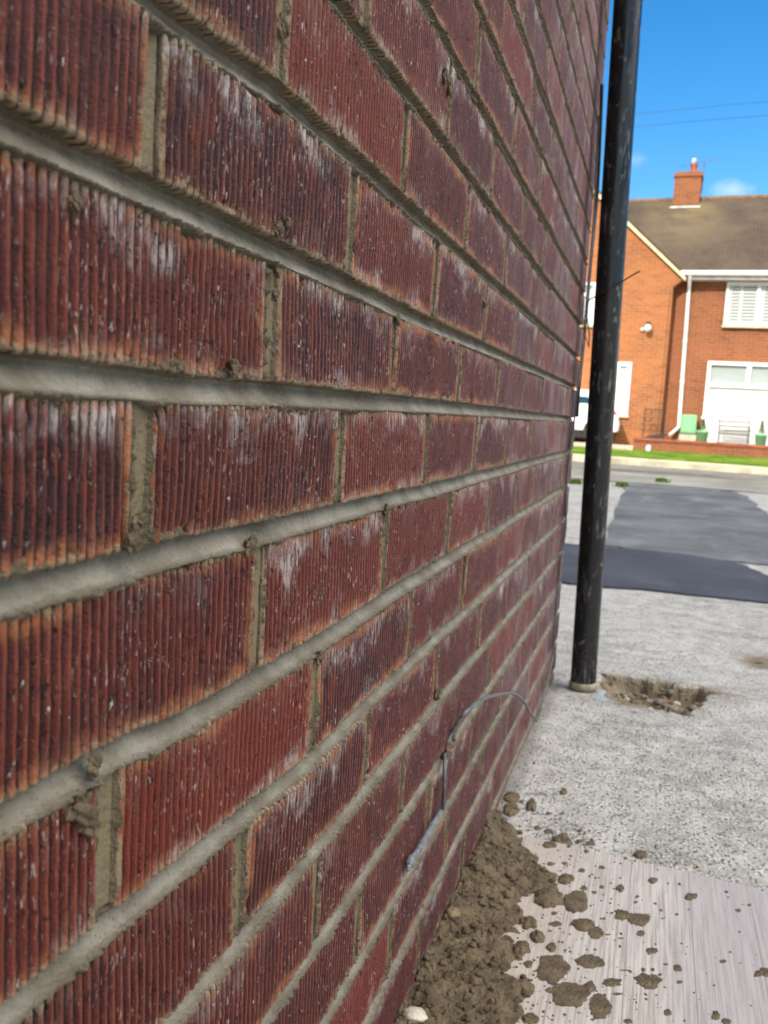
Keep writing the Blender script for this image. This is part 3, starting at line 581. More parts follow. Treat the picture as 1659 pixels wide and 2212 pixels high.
cable('cord', [on_wall(x, y, .006) for x, y in [(952, 1752), (944, 1765), (925, 1797), (900, 1840), (889, 1853), (884, 1868), (881, 1880)]], [.0022]*12 + [.0027]*20 + [.0034]*5 + [.0045]*4 + [.0028]*4 + [.002]*4, M['cord'], 'shiny blue grey cord end with a knot lying against the lower bricks', 'cord')
corner = [(1293, 250), (1283, 460), (1268, 640), (1253, 800), (1247, 839), (1241, 905), (1231, 983), (1222, 1077), (1222, 1139), (1212, 1217), (1199, 1342), (1194, 1416), (1186, 1457), (1173.6, 1503.6), (1166, 1541), (1158, 1556)]
cable('corner_cable', [on_wall(x, y, .006) for x, y in corner], .0021, M['cable'], 'thin grey cable running down the far corner of the brick wall')
cable('black_cable', [on_wall(x, y, .004) + np.array([0, .006, 0]) for x, y in [(1300, 180), (1291, 400), (1276, 560), (1262, 720), (1250, 840), (1246, 900)]], .004, M['bcable'], 'thick black cable up the wall corner behind the grey one')
tie = [(1382.5, 585.4, 1.70), (1358.5, 599, 1.715), (1335.6, 613, 1.725), (1305, 630, 1.725), (1281, 643, 1.75), (1270, 651, 1.80), (1266, 664, 1.84), (1269, 690, 1.84), (1273, 722, 1.83), (1272, 748, 1.82)]
cable('tie_wire', [at_y(x, y, Y_) for x, y, Y_ in tie], [.0016]*73, M['bcable'], 'thin black wire wrapped across the drainpipe with its loose end sticking out', 'wire', 8)
cable('hooked_wire', [at_y(x, y, 1.85) for x, y in [(1262, 690), (1263, 715), (1267, 735), (1273, 750)]], .0012, M['bcable'], 'short hooked black wire low beside the wall corner left of the pipe', 'wire', 6)

# ------------------------------------------------------------------ hole rubble
ci = 0
for i in range(85):
    px = RS.uniform(1345, 1525); py = 1462 + (px - 1345)*.14 + RS.uniform(0, 58); q = on_ground(px, py)
    if poly_sd(np.array([q[0]]), np.array([q[1]]), HOLE)[0] > -.012: continue
    r = RS.uniform(.004, .012); mt, lb, ct = [('stone', 'pale pebble in the rubble of the broken hole', 'stone'), ('stone2', 'grey stone in the rubble of the broken hole', 'stone'), ('moss', 'mossy clod in the rubble of the broken hole', 'clod'), ('redstone', 'red brick chip in the rubble of the broken hole', 'brick chip')][RS.choice(4, p=[.22, .52, .245, .015])]
    zz = float(path_h(np.array([q[0]]), np.array([q[1]]))[0]); b = MB(); blob(b, (0, 0, 0), r, i + 40, (1.2, 1, .7), 9, .4)
    o = b.build('rubble_piece', M[mt]); o.location = (q[0], q[1], zz + r*.4); o.rotation_euler = (0, 0, RS.rand()*6); tag(o, lb, ct, 'rubble pieces in the hole, ' + ct)

# ------------------------------------------------------------------ board, mortar heap and splats
def R4(x, y): return (806.4 + .5139 * x, 1612.8 + .5139 * y)
BT = .009
ca, cb_ = on_ground(*R4(640, 372), BT), on_ground(*R4(1659, 603), BT)
db = (cb_ - ca); db /= np.linalg.norm(db); nb = np.array([db[1], -db[0], 0])
bx = MB(); A = ca - db * (ca[0] - .006) / db[0]; B_ = A + db * .86; Cc = B_ + nb * 1.25; D_ = A + nb * 1.25
bx.add([(*p[:2], z) for z in (.0025, BT) for p in (A, B_, Cc, D_)], [(3, 2, 1, 0), (4, 5, 6, 7), (0, 1, 5, 4), (1, 2, 6, 5), (2, 3, 7, 6), (3, 0, 4, 7)])
bd = bx.build('laminate_board', M['board'], bevel=.0006); tag(bd, 'pale wood grain laminate board lying by the wall under the mortar splashes', 'board')
# heap against the foot of the wall
hb = [(430, 268), (560, 300), (600, 335), (650, 450), (715, 560), (640, 620), (610, 700), (575, 790), (610, 880), (560, 950), (700, 1010), (640, 1090), (650, 1170), (700, 1300)]
hbw = np.array([on_ground(*R4(x, y), BT) for x, y in hb]); o_ = np.argsort(hbw[:, 1])
hy = hbw[o_, 1]; hx = hbw[o_, 0]
xs = np.arange(0.0, .24, .0011); ys = np.arange(.34, 1.075, .0017); X, Y = np.meshgrid(xs, ys, indexing='ij')
wd = np.interp(Y, hy, hx) * sstep(1.072, 1.03, Y)
t = X / np.maximum(wd, 1e-4)
rag = (fbm(X*75, Y*75, 151, 4) - .5) * .9 + (fbm(X*22, Y*22, 153, 3) - .5) * 1.1
body = np.clip(1.05 - t + rag * .55, 0, 3)
lum = fbm(X*38, Y*38, 157, 5); rid = sstep(.42, .58, fbm(X*26, Y*26, 159, 5))
H = np.minimum(body, 1.0) ** .6 * (.004 + .015 * np.exp(-t*1.2) * (wd > .01)) * (.25 + .9 * lum + .40 * rid) + np.minimum(body*5, 1) * ((fbm(X*190, Y*190, 163, 3) - .5) * .0050 + .0012)
crk = np.abs(fbm(X*70 + 9, Y*70, 167, 3) - .5); H = H - np.minimum(body*2, 1) * .0035 * sstep(.035, .0, crk)
H = np.where(body > .001, H, -.004) + np.where(Y > 1.0, -.006 * sstep(.995, 1.02, Y), 0)
V = np.stack([X, Y, BT + H], -1).reshape(-1, 3); F = grid_faces(len(xs), len(ys)); keep = (H.reshape(-1)[F] > -.0035).any(1); F = F[keep]
heap = mesh_np('mortar_heap', V, F, M['mud'], None, True, None, loc=(.03, .8, BT)); tag(heap, 'long crumbly brown heap of dropped mortar along the foot of the brick wall', 'mortar heap')
hc_ = MB(); _i = 0
while _i < 420:
    x_, y_ = RS.uniform(.0, .2), RS.uniform(.45, 1.04); a_, b_ = int((x_ - 0) / .0011), int((y_ - .34) / .0017)
    if H[a_, b_] < .001: continue
    r_ = .0012 + .0042 * RS.rand() ** 2.5; blob(hc_, (x_, y_, BT + H[a_, b_] + r_ * .2), r_, _i, (1, 1.1, .7), 7, .75); _i += 1
tag(hc_.build('loose_crumbs', M['mud'], heap, (.03, .8, BT)), kind='stuff').location = (0, 0, 0)
GS = 'mortar splats dropped on the board and path'
def fl_thin(f): return f > .6
def splat(px, py, rx, ry, h, label, seed, mat='mud', flat=.6, group=GS, shape=.3, name='mortar_splat'):
    c0 = R4(px, py); q = on_ground(*c0, BT); onb = (q - A)[:2] @ nb[:2] > 0; zb = BT if onb else .001; q = on_ground(*c0, zb)
    ex = on_ground(c0[0] + rx*.5139, c0[1], zb) - q; ey = on_ground(c0[0], c0[1] + ry*.5139, zb) - q
    n = 22; m_ = 44; vs = []; r_ = np.linspace(0, 1, n); th = np.linspace(0, 2*pi, m_, endpoint=False); Rr, Th = np.meshgrid(r_, th, indexing='ij')
    out = 1 + shape * 3.0 * (fbm(np.cos(Th)*1.6 + seed*1.3, np.sin(Th)*1.6 + seed*2.1, 171, 4) - .5) + .42 * (fbm(np.cos(Th)*6 + seed, np.sin(Th)*6, 173, 4) - .5)
    h = h * (.38 if fl_thin(flat) else .55)
    P2 = (np.cos(Th)*Rr*out)[..., None]*ex + (np.sin(Th)*Rr*out)[..., None]*ey
    prof = (1 - Rr**(2 + 4*flat)) ** .5
    hn = .7 + 1.1 * (fbm(P2[..., 0]*60 + seed, P2[..., 1]*60, 177, 4) - .35) * (1.4 - flat)
    Zz = h * prof * hn + (fbm(P2[..., 0]*260 + seed, P2[..., 1]*260, 179, 3) - .5) * h * .35 * (Rr < .95)
    V = np.stack([P2[..., 0], P2[..., 1], Zz - .0006], -1).reshape(-1, 3)
    fs = [(i*m_+j, (i+1)*m_+j, (i+1)*m_+(j+1) % m_, i*m_+(j+1) % m_) for i in range(n-1) for j in range(m_)]
    o = mesh_np(name, V, fs, M[mat]); o.location = tuple(float(v) for v in q); return tag(o, label, 'mortar splat', group)
S = [(850, 650, 56, 50, .010, 'smooth round mortar pat resting against a lumpy clod in the middle of the board', .9), (735, 632, 62, 42, .014, 'lumpy mortar clod joined to the left of the smooth round pat', .2),
 (792, 402, 38, 30, .014, 'rough mortar clod on the top edge of the board', .2), (805, 560, 36, 22, .010, 'slanted mortar clod just above the smooth round pat', .3), (757, 932, 74, 62, .007, 'large flat mortar splat with a ragged rim, upper of the joined pair', .9),
 (825, 1040, 82, 58, .007, 'largest flat mortar splat, lower of the joined pair near the bottom', .9), (950, 1092, 50, 58, .005, 'flat dark mortar splat at the bottom, right of the largest splat', .95), (915, 905, 72, 32, .004, 'wide thin mortar smear right of the large ragged splat', .95),
 (1008, 990, 46, 22, .006, 'narrow mortar splat between the wide smear and the cracked oval', .8), (1152, 985, 62, 36, .007, 'dark oval mortar splat with a split down its middle, lower centre of board', .8), (1118, 728, 50, 30, .006, 'right lobe of the long mortar splat on the clean grain, smooth end', .9),
 (1048, 708, 32, 24, .008, 'left lumpy end of the long mortar splat on the clean grain', .4), (878, 748, 44, 26, .010, 'curled mortar lump below the smooth round pat', .3), (938, 782, 36, 28, .005, 'flat tail running right from the curled mortar lump', .9),
 (1170, 858, 27, 17, .006, 'small dark oval splat above the split oval one', .8), (1122, 785, 20, 14, .004, 'small grey splat just under the long two lobed splat', .9), (1038, 597, 18, 14, .009, 'small upright mortar crumb on the board right of the smooth pat', .3),
 (1338, 632, 24, 14, .007, 'single dark crumb on the grey plank, right part of the board', .4), (1177, 563, 19, 13, .006, 'slanted crumb alone on the pale plank under the board edge', .5), (1124, 453, 26, 14, .008, 'dark lump sitting on the top edge of the board, right of centre', .5),
 (1278, 932, 19, 16, .006, 'round dark splat alone on the plank seam', .8), (1642, 950, 40, 20, .007, 'dark splat cut by the right edge of the view', .8), (1438, 1130, 20, 20, .006, 'round splat at the bottom right, upper of two', .8), (1482, 1156, 20, 14, .006, 'splat at the bottom right, lower of two', .8),
 (1237, 1118, 18, 16, .005, 'small ragged splat at the bottom edge of the board, centre right', .7), (578, 215, 32, 20, .012, 'upper clod lying on the concrete above the heap', .3), (582, 265, 34, 24, .012, 'lower clod lying on the concrete just above the heap', .3), (664, 247, 20, 24, .012, 'pointed clod on the concrete right of the paired clods', .2),
 (800, 190, 13, 13, .010, 'lone round crumb on the open concrete above the board', .3), (655, 742, 34, 26, .012, 'lump beside the heap, level with the curled lump', .3), (688, 800, 32, 24, .012, 'lump beside the heap, above the large ragged splat', .3), (625, 852, 34, 30, .013, 'lump at the heap edge, left of the large ragged splat', .3),
 (748, 845, 20, 18, .009, 'small round lump directly above the large ragged splat', .3), (768, 746, 26, 14, .005, 'thin pat between heap lump and curled lump', .8), (908, 1010, 26, 24, .006, 'ragged blot between the largest splat and the narrow one', .6), (660, 1150, 32, 20, .010, 'lump at the very bottom right of the heap', .4),
 (655, 470, 36, 18, .011, 'clod at the heap edge just under the board top', .2), (690, 545, 40, 24, .010, 'clod at the heap edge above the lumpy one', .2), (740, 415, 30, 14, .009, 'low clod left of the rough clod on the board edge', .3)]
for i, (x, y, rx, ry, h, lb, fl) in enumerate(S): splat(x, y, rx, ry, h, lb, i + 3, 'mud', fl, GS, .34 if fl < .85 else .22)
splat(1537, 985, 20, 34, .0015, 'pale dried mortar smear at the right of the board', 77, 'mudpale', .95); splat(1385, 787, 26, 12, .0018, 'faint pale smear near the plank seam, above the right dry smear', 78, 'mudpale', .95)
SM = [(875, 520, 16, 10), (960, 508, 15, 8), (885, 595, 14, 12), (960, 590, 12, 9), (735, 355, 22, 10), (690, 340, 14, 10), (745, 493, 18, 8), (805, 490, 14, 8), (910, 545, 6, 5), (930, 612, 12, 7), (1535, 688, 15, 8), (1485, 610, 9, 7), (1580, 665, 8, 6), (1287, 578, 6, 6), (1288, 990, 13, 8), (1205, 958, 10, 6), (1135, 938, 10, 8), (1175, 938, 8, 8), (1210, 688, 10, 5), (1470, 902, 16, 9), (1110, 630, 8, 5), (1100, 655, 8, 5), (915, 405, 20, 8), (865, 395, 12, 7), (870, 350, 9, 7), (920, 395, 8, 6), (1185, 660, 8, 5), (1275, 705, 9, 5), (1325, 685, 6, 4), (1240, 575, 4, 4), (970, 722, 8, 6), (1215, 722, 6, 4), (650, 915, 22, 16), (700, 600, 14, 10), (760, 700, 14, 8), (1230, 915, 12, 4), (1070, 1155, 20, 10), (895, 440, 12, 8), (830, 460, 7, 5), (1000, 640, 6, 4), (1060, 470, 8, 5), (625, 230, 8, 8), (735, 280, 14, 5), (795, 278, 8, 6), (1100, 480, 8, 4), (1030, 1040, 22, 7), (985, 790, 18, 4), (1040, 805, 16, 4), (1190, 1045, 6, 4), (820, 420, 10, 6), (1060, 940, 24, 3), (780, 620, 12, 8), (675, 68, 7, 5), (555, 100, 9, 6)]
for i, (x, y, rx, ry) in enumerate(SM): splat(x, y, rx, ry, .0018 + .00016 * min(rx, ry), 'small brown mortar crumb scattered around the board and path', 100 + i, 'mud', .5, 'small mortar crumbs around the board', .3, 'mortar_crumb')
# fine spatter nobody could count
sv = MB()
for i in range(520):
    x = 560 + abs(RS.randn())*260; y = RS.uniform(300, 1160)
    if RS.rand() < .25: x = RS.uniform(560, 1640)
    c0 = R4(x, y); q = on_ground(*c0, BT); zb = BT if (q - A)[:2] @ nb[:2] > 0 else .001; q = on_ground(*c0, zb); r = .0006 + .0013*RS.rand()**2
    blob(sv, (q[0], q[1], zb), r, i, (1, 1.2, .6), 5, .5)
tag(sv.build('mortar_spatter', M['mud']), 'fine specks of mortar spattered over the board beside the heap', 'spatter', kind='stuff')
b = MB(); blob(b, (0, 0, 0), .0095, 6, (1.3, 1, .7), 16, .22); q = on_ground(*R4(172, 1128), .03); o = b.build('stone', M['stone']); o.location = tuple(q); tag(o, 'pale cream angular stone sitting on the mortar heap at the bottom', 'stone')
b = MB(); blob(b, (0, 0, 0), .009, 8, (1.1, 1, .7), 12, .3); q = on_ground(*R4(335, 700), .028); o = b.build('stone', M['mudpale']); o.location = tuple(q); tag(o, 'smaller tan stone on the heap beside the wall foot, halfway up', 'stone')

# ------------------------------------------------------------------ the house across the road
HR = radians(-4.0); H0 = np.array([0.0, 24.0, .28]); eu_ = np.array([cos(HR), sin(HR), 0]); ev_ = np.array([-sin(HR), cos(HR), 0])   # local x and local y (away)
def hp(px, py, w=0.0):               # point of the house plane shifted w metres towards the road, as local (x, z)
    d = ray(px, py); P0 = H0 - ev_ * w; s = ((P0 - CP) @ ev_) / (d @ ev_); q = CP + d * s - H0; return float(q @ eu_), float(q[2])
def hw(x, y, z): return H0 + eu_ * x + ev_ * y + np.array([0, 0, z])
house = thing('brick_house', 'orange brick house across the road with brown tiled roof and white windows', 'house', H0, HR)
eL, ez = hp(1480, 606, 0); _, wt = hp(1500, 604, 0)
eave = hp(1560, 606, .0)[1]; RL = 13.0
gx = hp(1447, 700, .35)[0]
b = MB(); b.box((gx - .05, 0, -.3), (RL, 6.5, eave)); b.build('front_wall', M['hbrick'], house)
# projecting gable
vL = hp(1352, 480, .45); vR = hp(1476, 600, .45); sl = (vL[1] - vR[1]) / (vR[0] - vL[0]); gz = vR[1] - .02; ax = gx - 2.9
gzr = gz + sl * (vR[0] - gx)
gcx = ax; apz = gz + sl * (vR[0] - ax); lxx = 2*ax - gx
b = MB(); b.prism([(gx, -.3), (gx, gz - .18), (gx + .03, gz - .16), (vR[0] - .03, gz - .02), (gcx, apz - .06), (2*ax - vR[0] + .03, gz - .02), (lxx, gz - .18), (lxx, -.3)], -.35, 3.5); b.build('gable_wall', M['gbrick'], house)
for sgn, nm in ((1, 'bargeboard'), (-1, 'bargeboard')):
    f = (lambda x: x) if sgn == 1 else (lambda x: 2*ax - x)
    b = MB(); b.prism([(f(vR[0] + .06), gz - .06), (f(vR[0] + .06), gz + .03), (f(gcx), apz + .09), (f(gcx), apz - .03)][::sgn], -.47, -.355); b.build(nm, M['cream'], house)
dg = MB()
for f in ((lambda x: x), (lambda x: 2*ax - x)):
    dg.prism([(f(vR[0] + .10), gz + .015), (f(vR[0] + .10), gz + .07), (f(gcx), apz + .16), (f(gcx), apz + .10)], -.45, 4.2)
rl = hp(1355, 438, -3.9); rr = hp(1659, 420, -3.9); rz = rl[1]; rz2 = rr[1]; ry_ = 3.9
gut = hp(1560, 590, .42)[1]
LICH[0] = hp(1480, 470, -3.0)[0]; LICH[1] = rz - .4
tiles = mat_tiles(); dg.build('gable_roof', tiles, house)
b = MB(); xL, xR = -6.0, RL
ks = (rz2 - rz) / (rr[0] - rl[0]); zr = lambda x: rz + min(0.35, ks * .35 * (x - rl[0]))
pr = [(xL, -.38, gut), (xR, -.38, gut), (xR, ry_, zr(xR)), (xL, ry_, zr(xL)), (xR, 2*ry_ + .3, gut), (xL, 2*ry_ + .3, gut)]
zm = lambda y: gut + .02 + (y + .38) / (ry_ + .38) * (zr(0) - gut - .02)
yv = -.38 + (apz - gut) / ((zr(0) - gut) / (ry_ + .38))
b.add([(vR[0] - .03, -.34, zm(-.34)), (vR[0] + .1, -.38, gut + .02), (xR, -.38, gut + .02), (xR, ry_, zr(xR)), (xL, ry_, zr(xL)), (xL, yv, zm(yv)), (ax - .1, yv, zm(yv))], [(0, 1, 2, 3, 4, 5, 6)])
b.add([pr[3], pr[2], pr[4], pr[5]], [(0, 1, 2, 3)])
b.add([(RL, -.38, gut), (RL, ry_, zr(xR)), (RL, 2*ry_+.3, gut)], [(0, 2, 1)])
mr_ = b.build('roof', tiles, house)
b = MB(); b.tube([(xL, ry_, zr(xL) + .01), (0, ry_, zr(0) + .01), (xR, ry_, zr(xR) + .01)], .09, 10); b.build('ridge_tiles', plain('ridge_clay', (.16, .10, .06), .85), mr_)
# fascia, gutter, downpipe
f0 = hp(1472, 603, .36)[0]
b = MB(); b.box((f0, -.36, eave - .03), (RL, -.335, gut)); b.box((f0, -.334, eave - .03), (RL, -.001, eave - .005)); b.build('fascia', M['grey'], house)
b = MB(); b.tube([(f0 - .02, -.42, gut + .0), (RL, -.42, gut + .0)], .062, 12); b.build('gutter', M['white'], house)
d0 = hp(1491, 606, .08); d1 = hp(1466, 926, .08); d2 = hp(1446, 940, .30)
b = MB(); b.tube([(d0[0], -.40, gut - .03), (d0[0], -.36, gut - .12), (d0[0] - .01, -.08, gut - .28), (d0[0] - .01, -.07, gut - .4), (d1[0], -.07, d1[1] + .05), (d1[0] - .03, -.08, d1[1]), (d2[0], -.30, max(d2[1], .02))], .045, 12)
for pz in (.35, .65): b.lathe([(.055, -.05), (.055, .05)], (d1[0] + (d0[0]-.01-d1[0])*pz, -.07, d1[1] + (gut-.4-d1[1])*pz), 12)
b.build('downpipe', M['white'], house)
# chimney
c0 = hp(1453, 437, -3.55); c1 = hp(1510, 437, -3.55); ct = hp(1485, 381, -3.55)[1]; cz = zr(c0[0]) - .75
ch = MB(); ch.box((c0[0], 3.55, cz), (c1[0], 4.25, ct)); ch.box((c0[0] - .03, 3.51, ct), (c1[0] + .03, 4.29, ct + .08)); ch.box((c0[0] + .0, 3.53, ct + .08), (c1[0] - .0, 4.27, ct + .13)); cho = ch.build('chimney', M['hbrick'], mr_)
b = MB(); b.box((c0[0] - .05, 3.38, zr(c0[0]) - .47), (c1[0] + .05, 3.545, zr(c0[0]) - .27)); b.build('lead_flashing', M['lead'], mr_)
pc = hp(1499, 365, -3.9)[0]
b = MB(); b.lathe([(.10, ct + .1), (.115, ct + .13), (.10, ct + .17), (.09, ct + .36), (.11, ct + .38), (.11, ct + .42), (.07, ct + .42)], (pc, 3.9, 0), 16); b.build('chimney_pot', M['pot'], mr_)
b = MB(); b.lathe([(.0, ct + .60), (.05, ct + .57), (.065, ct + .51), (.03, ct + .47), (.03, ct + .40)], (pc - .02, 3.9, 0), 12); b.build('cowl', M['lead'], mr_)
b = MB(); b.tube([(pc + .28, 3.8, ct - .4), (pc + .28, 3.8, ct + .48)], .012, 6)
b.tube([(pc - .35, 3.8, ct + .36), (pc + .55, 3.8, ct + .52)], .010, 6)
for k in range(8): x_ = pc - .3 + k*.11; z_ = ct + .37 + k*.0195; b.tube([(x_, 3.62, z_ - .05), (x_, 3.98, z_ + .05)], .007, 5)
b.tube([(pc + .55, 3.7, ct + .42), (pc + .55, 3.9, ct + .62)], .012, 6); b.build('aerial', M['wgrey'], mr_)
# windows
def window(px0, py0, px1, py1, w, mull=(), trans=(), fr=.07, label=None, slats=None, proud=.06, paned=None):
    xa, za = hp(px0, py1, w); xb, zb_ = hp(px1, py0, w)
    f = MB(); y0 = -w - proud; y1 = -w - .001
    f.box((xa, y0, za), (xb, y1, za + fr)); f.box((xa, y0, zb_ - fr), (xb, y1, zb_)); f.box((xa, y0, za + fr), (xa + fr, y1, zb_ - fr)); f.box((xb - fr, y0, za + fr), (xb, y1, zb_ - fr))
    for mx_ in mull: f.box((mx_ - .045, y0 + .004, za + fr), (mx_ + .045, y1, zb_ - fr))
    for tz in trans: f.box((xa + fr, y0 + .008, tz - .05), (xb - fr, y1, tz + .05))
    wo_ = f.build('window', M['white'], house, bevel=.004)
    if label: wo_['label'] = label
    s_ = MB(); s_.box((xa - .03, y0 - .03, za - .05), (xb + .03, y1, za)); s_.build('sill', M['cream'] if not trans else M['white'], wo_)
    p_ = MB(); p_.box((xa + fr, -w - .030, za + fr), (xb - fr, -w - .026, zb_ - fr)); p_.build('pane', M['glass'], wo_)
    q_ = MB()
    if slats:
        z_ = za + fr + .02
        while z_ < zb_ - fr - .02: q_.box((xa + fr + .03, -w - .022, z_), (xb - fr - .03, -w - .008, z_ + .046)); z_ += .078
        for xx in slats: q_.box((xx - .03, -w - .024, za + fr), (xx + .03, -w - .005, zb_ - fr))
        q_.build('shutters', M['blind'], wo_)
        k_ = MB(); k_.box((xa + fr, -w - .005, za + fr), (xb - fr, -w - .002, zb_ - fr)); k_.build('dark_room', plain('dim_room', (.10, .11, .11), .9, var=.04), wo_)
    else:
        q_.box((xa + fr, -w - .022, za + fr), (xb - fr, -w - .008, (trans[0] if trans else zb_ - .16) - .02)); q_.build('blind', M['blind'], wo_)
        k_ = MB(); k_.box((xa + fr, -w - .005, za + fr), (xb - fr, -w - .002, zb_ - fr)); k_.build('dark_room', plain('dim_room', (.50, .56, .55), .9, var=.04), wo_)
    return wo_, xa, xb, za, zb_
ux = hp(1600, 660)[0]; mu = hp(1637, 660)[0]; ux0 = hp(1566, 660)[0]
window(1562, 611, 1718, 703, .02, [mu], [], .06, 'white upstairs window with louvred shutters', [ux0 + .1, ux, mu + .1, mu + .55], .07)
bz = hp(1520, 831)[1]; bm = hp(1612, 860)[0]
wo_, xa, xb, za, zb_ = window(1518, 788, 1745, 900, .02, [], [bz], .085, 'wide white ground floor window with top lights', None, .10)
b = MB(); b.box((bm - .05, -.12, bz + .05), (bm + .05, -.03, zb_ - .09)); b.build('mullion', M['white'], wo_)
b = MB(); b.box((xa, -.16, -.28), (xb, -.0015, za - .05)); b.box((xa + .1, -.19, -.2), (xa + 1.3, -.161, za - .15)); b.box((xa + 1.45, -.19, -.2), (xb - .1, -.161, za - .15)); b.build('panelling', M['white'], house, bevel=.01)
window(1322, 783, 1366, 896, .35, [], [], .10, 'small white ground floor window beside the black pipe')
window(1225, 611, 1296, 701, .35, [hp(1284, 650, .35)[0]], [], .07, 'white upstairs window partly hidden by the pipe')
# lamp and camera on gable
lx, lz = hp(1400, 708, .35)
b = MB(); b.box((lx - .05, -.40, lz - .02), (lx + .05, -.351, lz + .14)); b.tube([(lx, -.36, lz + .10), (lx, -.50, lz + .12), (lx + .01, -.52, lz + .04)], .015, 8); wl = b.build('wall_lamp', M['iron'], house)
b = MB(); b.lathe([(.0, .07), (.06, .05), (.085, -.02), (.07, -.09), (.0, -.12)], (lx + .01, -.53, lz), 14); b.build('lamp_globe', M['lead'], wl)
cx_, cz_ = hp(1388, 712, .35); b = MB(); b.lathe([(.0, .045), (.045, .02), (.045, -.02), (.0, -.045)], (cx_, -.40, cz_), 12); b.box((cx_ - .02, -.39, cz_ - .03), (cx_ + .02, -.351, cz_ + .03)); b.build('security_camera', M['white'], house)
b = MB(); cx0, cz0 = hp(1443, 690, .352); b.tube([(gx - .06, -.352, -.2), (gx - .06, -.352, gz - .3)], .006, 5); b.build('wall_cable', M['iron'], house)
# ------------------------------------------------------------------ front garden
gwL = at_y(1370, 943, 22.0); gwz = .50
b = MB(); b.box((gwL[0], 21.9, .15), (14, 22.12, gwz - .06)); gw = thing('garden_wall', 'low orange brick garden wall between the grass verge and the front garden', 'garden wall', (gwL[0], 22, .2))
b.build('wall', M['hbrick'], gw, (gwL[0], 22, .2)).location = (0, 0, 0)
b = MB(); b.box((gwL[0] - .02, 21.87, gwz - .06), (14, 22.15, gwz)); b.build('coping', plain('red_coping', (.33, .085, .04), .8, sc=3), gw, (gwL[0], 22, .2)).location = (0, 0, 0)
slab('front_garden', -20, 20, 22.12, 27, .1, .285, M['slab'])
slab('house_drive', -12, gwL[0] - .001, 21.6, 22.119, .05, .28, M['slab'])
gd = 22.9
def th_at(px, py, name, label, cat, Y=gd, z=.285, group=None):
    q = at_y(px, py, Y); return thing(name, label, cat, (q[0], Y, z), HR * .5, group), q
def wz(px, py, Y=gd): return at_y(px, py, Y)[2]
# garden bench: cast iron, seen from behind its lace back
t_, q = th_at(1586, 925, 'garden_bench', 'pale ornate cast iron garden bench before the wide window', 'bench'); bw = (at_y(1619, 925, gd) - at_y(1553, 925, gd))[0] / 2; bh = wz(1586, 900) - .285
b = MB()
b.tube([(-bw, .28, bh), (-bw*.5, .28, bh + .015), (bw*.5, .28, bh + .015), (bw, .28, bh)], .022, 6); b.tube([(-bw, .24, bh*.52), (bw, .24, bh*.52)], .022, 6)
for s_ in (-1, 1): b.tube([(s_*bw, .28, bh), (s_*bw, .24, bh*.5)], .014, 6)
for k in range(-4, 5):
    for j in range(3):
        c_ = np.array([k*bw/4.6, .262, bh*(.6 + .13*j)]); rr_ = bw/10.5
        b.tube([c_ + rr_*np.array([cos(a_), 0, sin(a_)]) for a_ in np.linspace(0, 2*pi, 9)], .013, 5)
b.build('backrest', M['wgrey'], t_)
b = MB()
for k in range(6): b.box((-bw, -.16 + k*.07, bh*.47), (bw, -.11 + k*.07, bh*.49))
b.build('seat', M['lead2'], t_)
for s_ in (-1, 1):
    for y_, c_ in ((-.15, 'leg'), (.24, 'leg')): b = MB(); b.tube([(s_*bw*.97, y_, bh*.47), (s_*bw, y_*1.1, .22*bh), (s_*bw*1.02, y_*1.15, 0)], .015, 6); b.build('leg', M['wgrey'], t_)
    b = MB(); b.tube([(s_*bw, .26, bh*.75), (s_*bw, 0, bh*.74), (s_*bw, -.17, bh*.68), (s_*bw, -.15, bh*.48)], .015, 6); b.build('armrest', M['wgrey'], t_)
b = MB()
for k in range(5): b.box((-bw*.95, -.17, bh*(.10 + .07*k)), (bw*.95, -.155, bh*(.14 + .07*k)))
b.build('front_slats', M['lead2'], t_)
# two pots with clipped conifers
for px, pyt, lb in ((1518, 905, 'green pot with small clipped conifer at the left edge of the wide window'), (1645, 908, 'green pot with small clipped conifer right of the garden bench')):
    t_, q = th_at(px, 935, 'potted_conifer', lb, 'potted plant', 22.55, group='potted conifers along the house front'); ph = .47; tp = at_y(px, pyt, 22.55)[2] - .285
    b = MB(); b.lathe([(.0, 0), (.10, 0), (.135, ph - .05), (.155, ph - .045), (.155, ph), (.12, ph), (.0, ph - .02)], (0, 0, 0), 20); b.build('pot', M['green'], t_)
    n = 900; zz = RS.rand(n)**.8; rad = .10 * (1 - zz) * np.sqrt(RS.rand(n)) + .006; th = RS.rand(n)*2*pi; hgt = tp - ph + .02; c_ = np.stack([rad*np.cos(th), rad*np.sin(th), ph - .02 + zz*hgt], 1)
    d_ = RS.randn(n, 2, 3) * .014; V = np.stack([c_, c_ + d_[:, 0], c_ + d_[:, 1]], 1).reshape(-1, 3); mesh_np('foliage', V, np.arange(3*n).reshape(-1, 3), M['leaf'], t_, False)
    b = MB(); b.tube([(0, 0, ph - .03), (0, 0, tp - .03)], .008, 6); b.build('stem', M['soil'], t_)
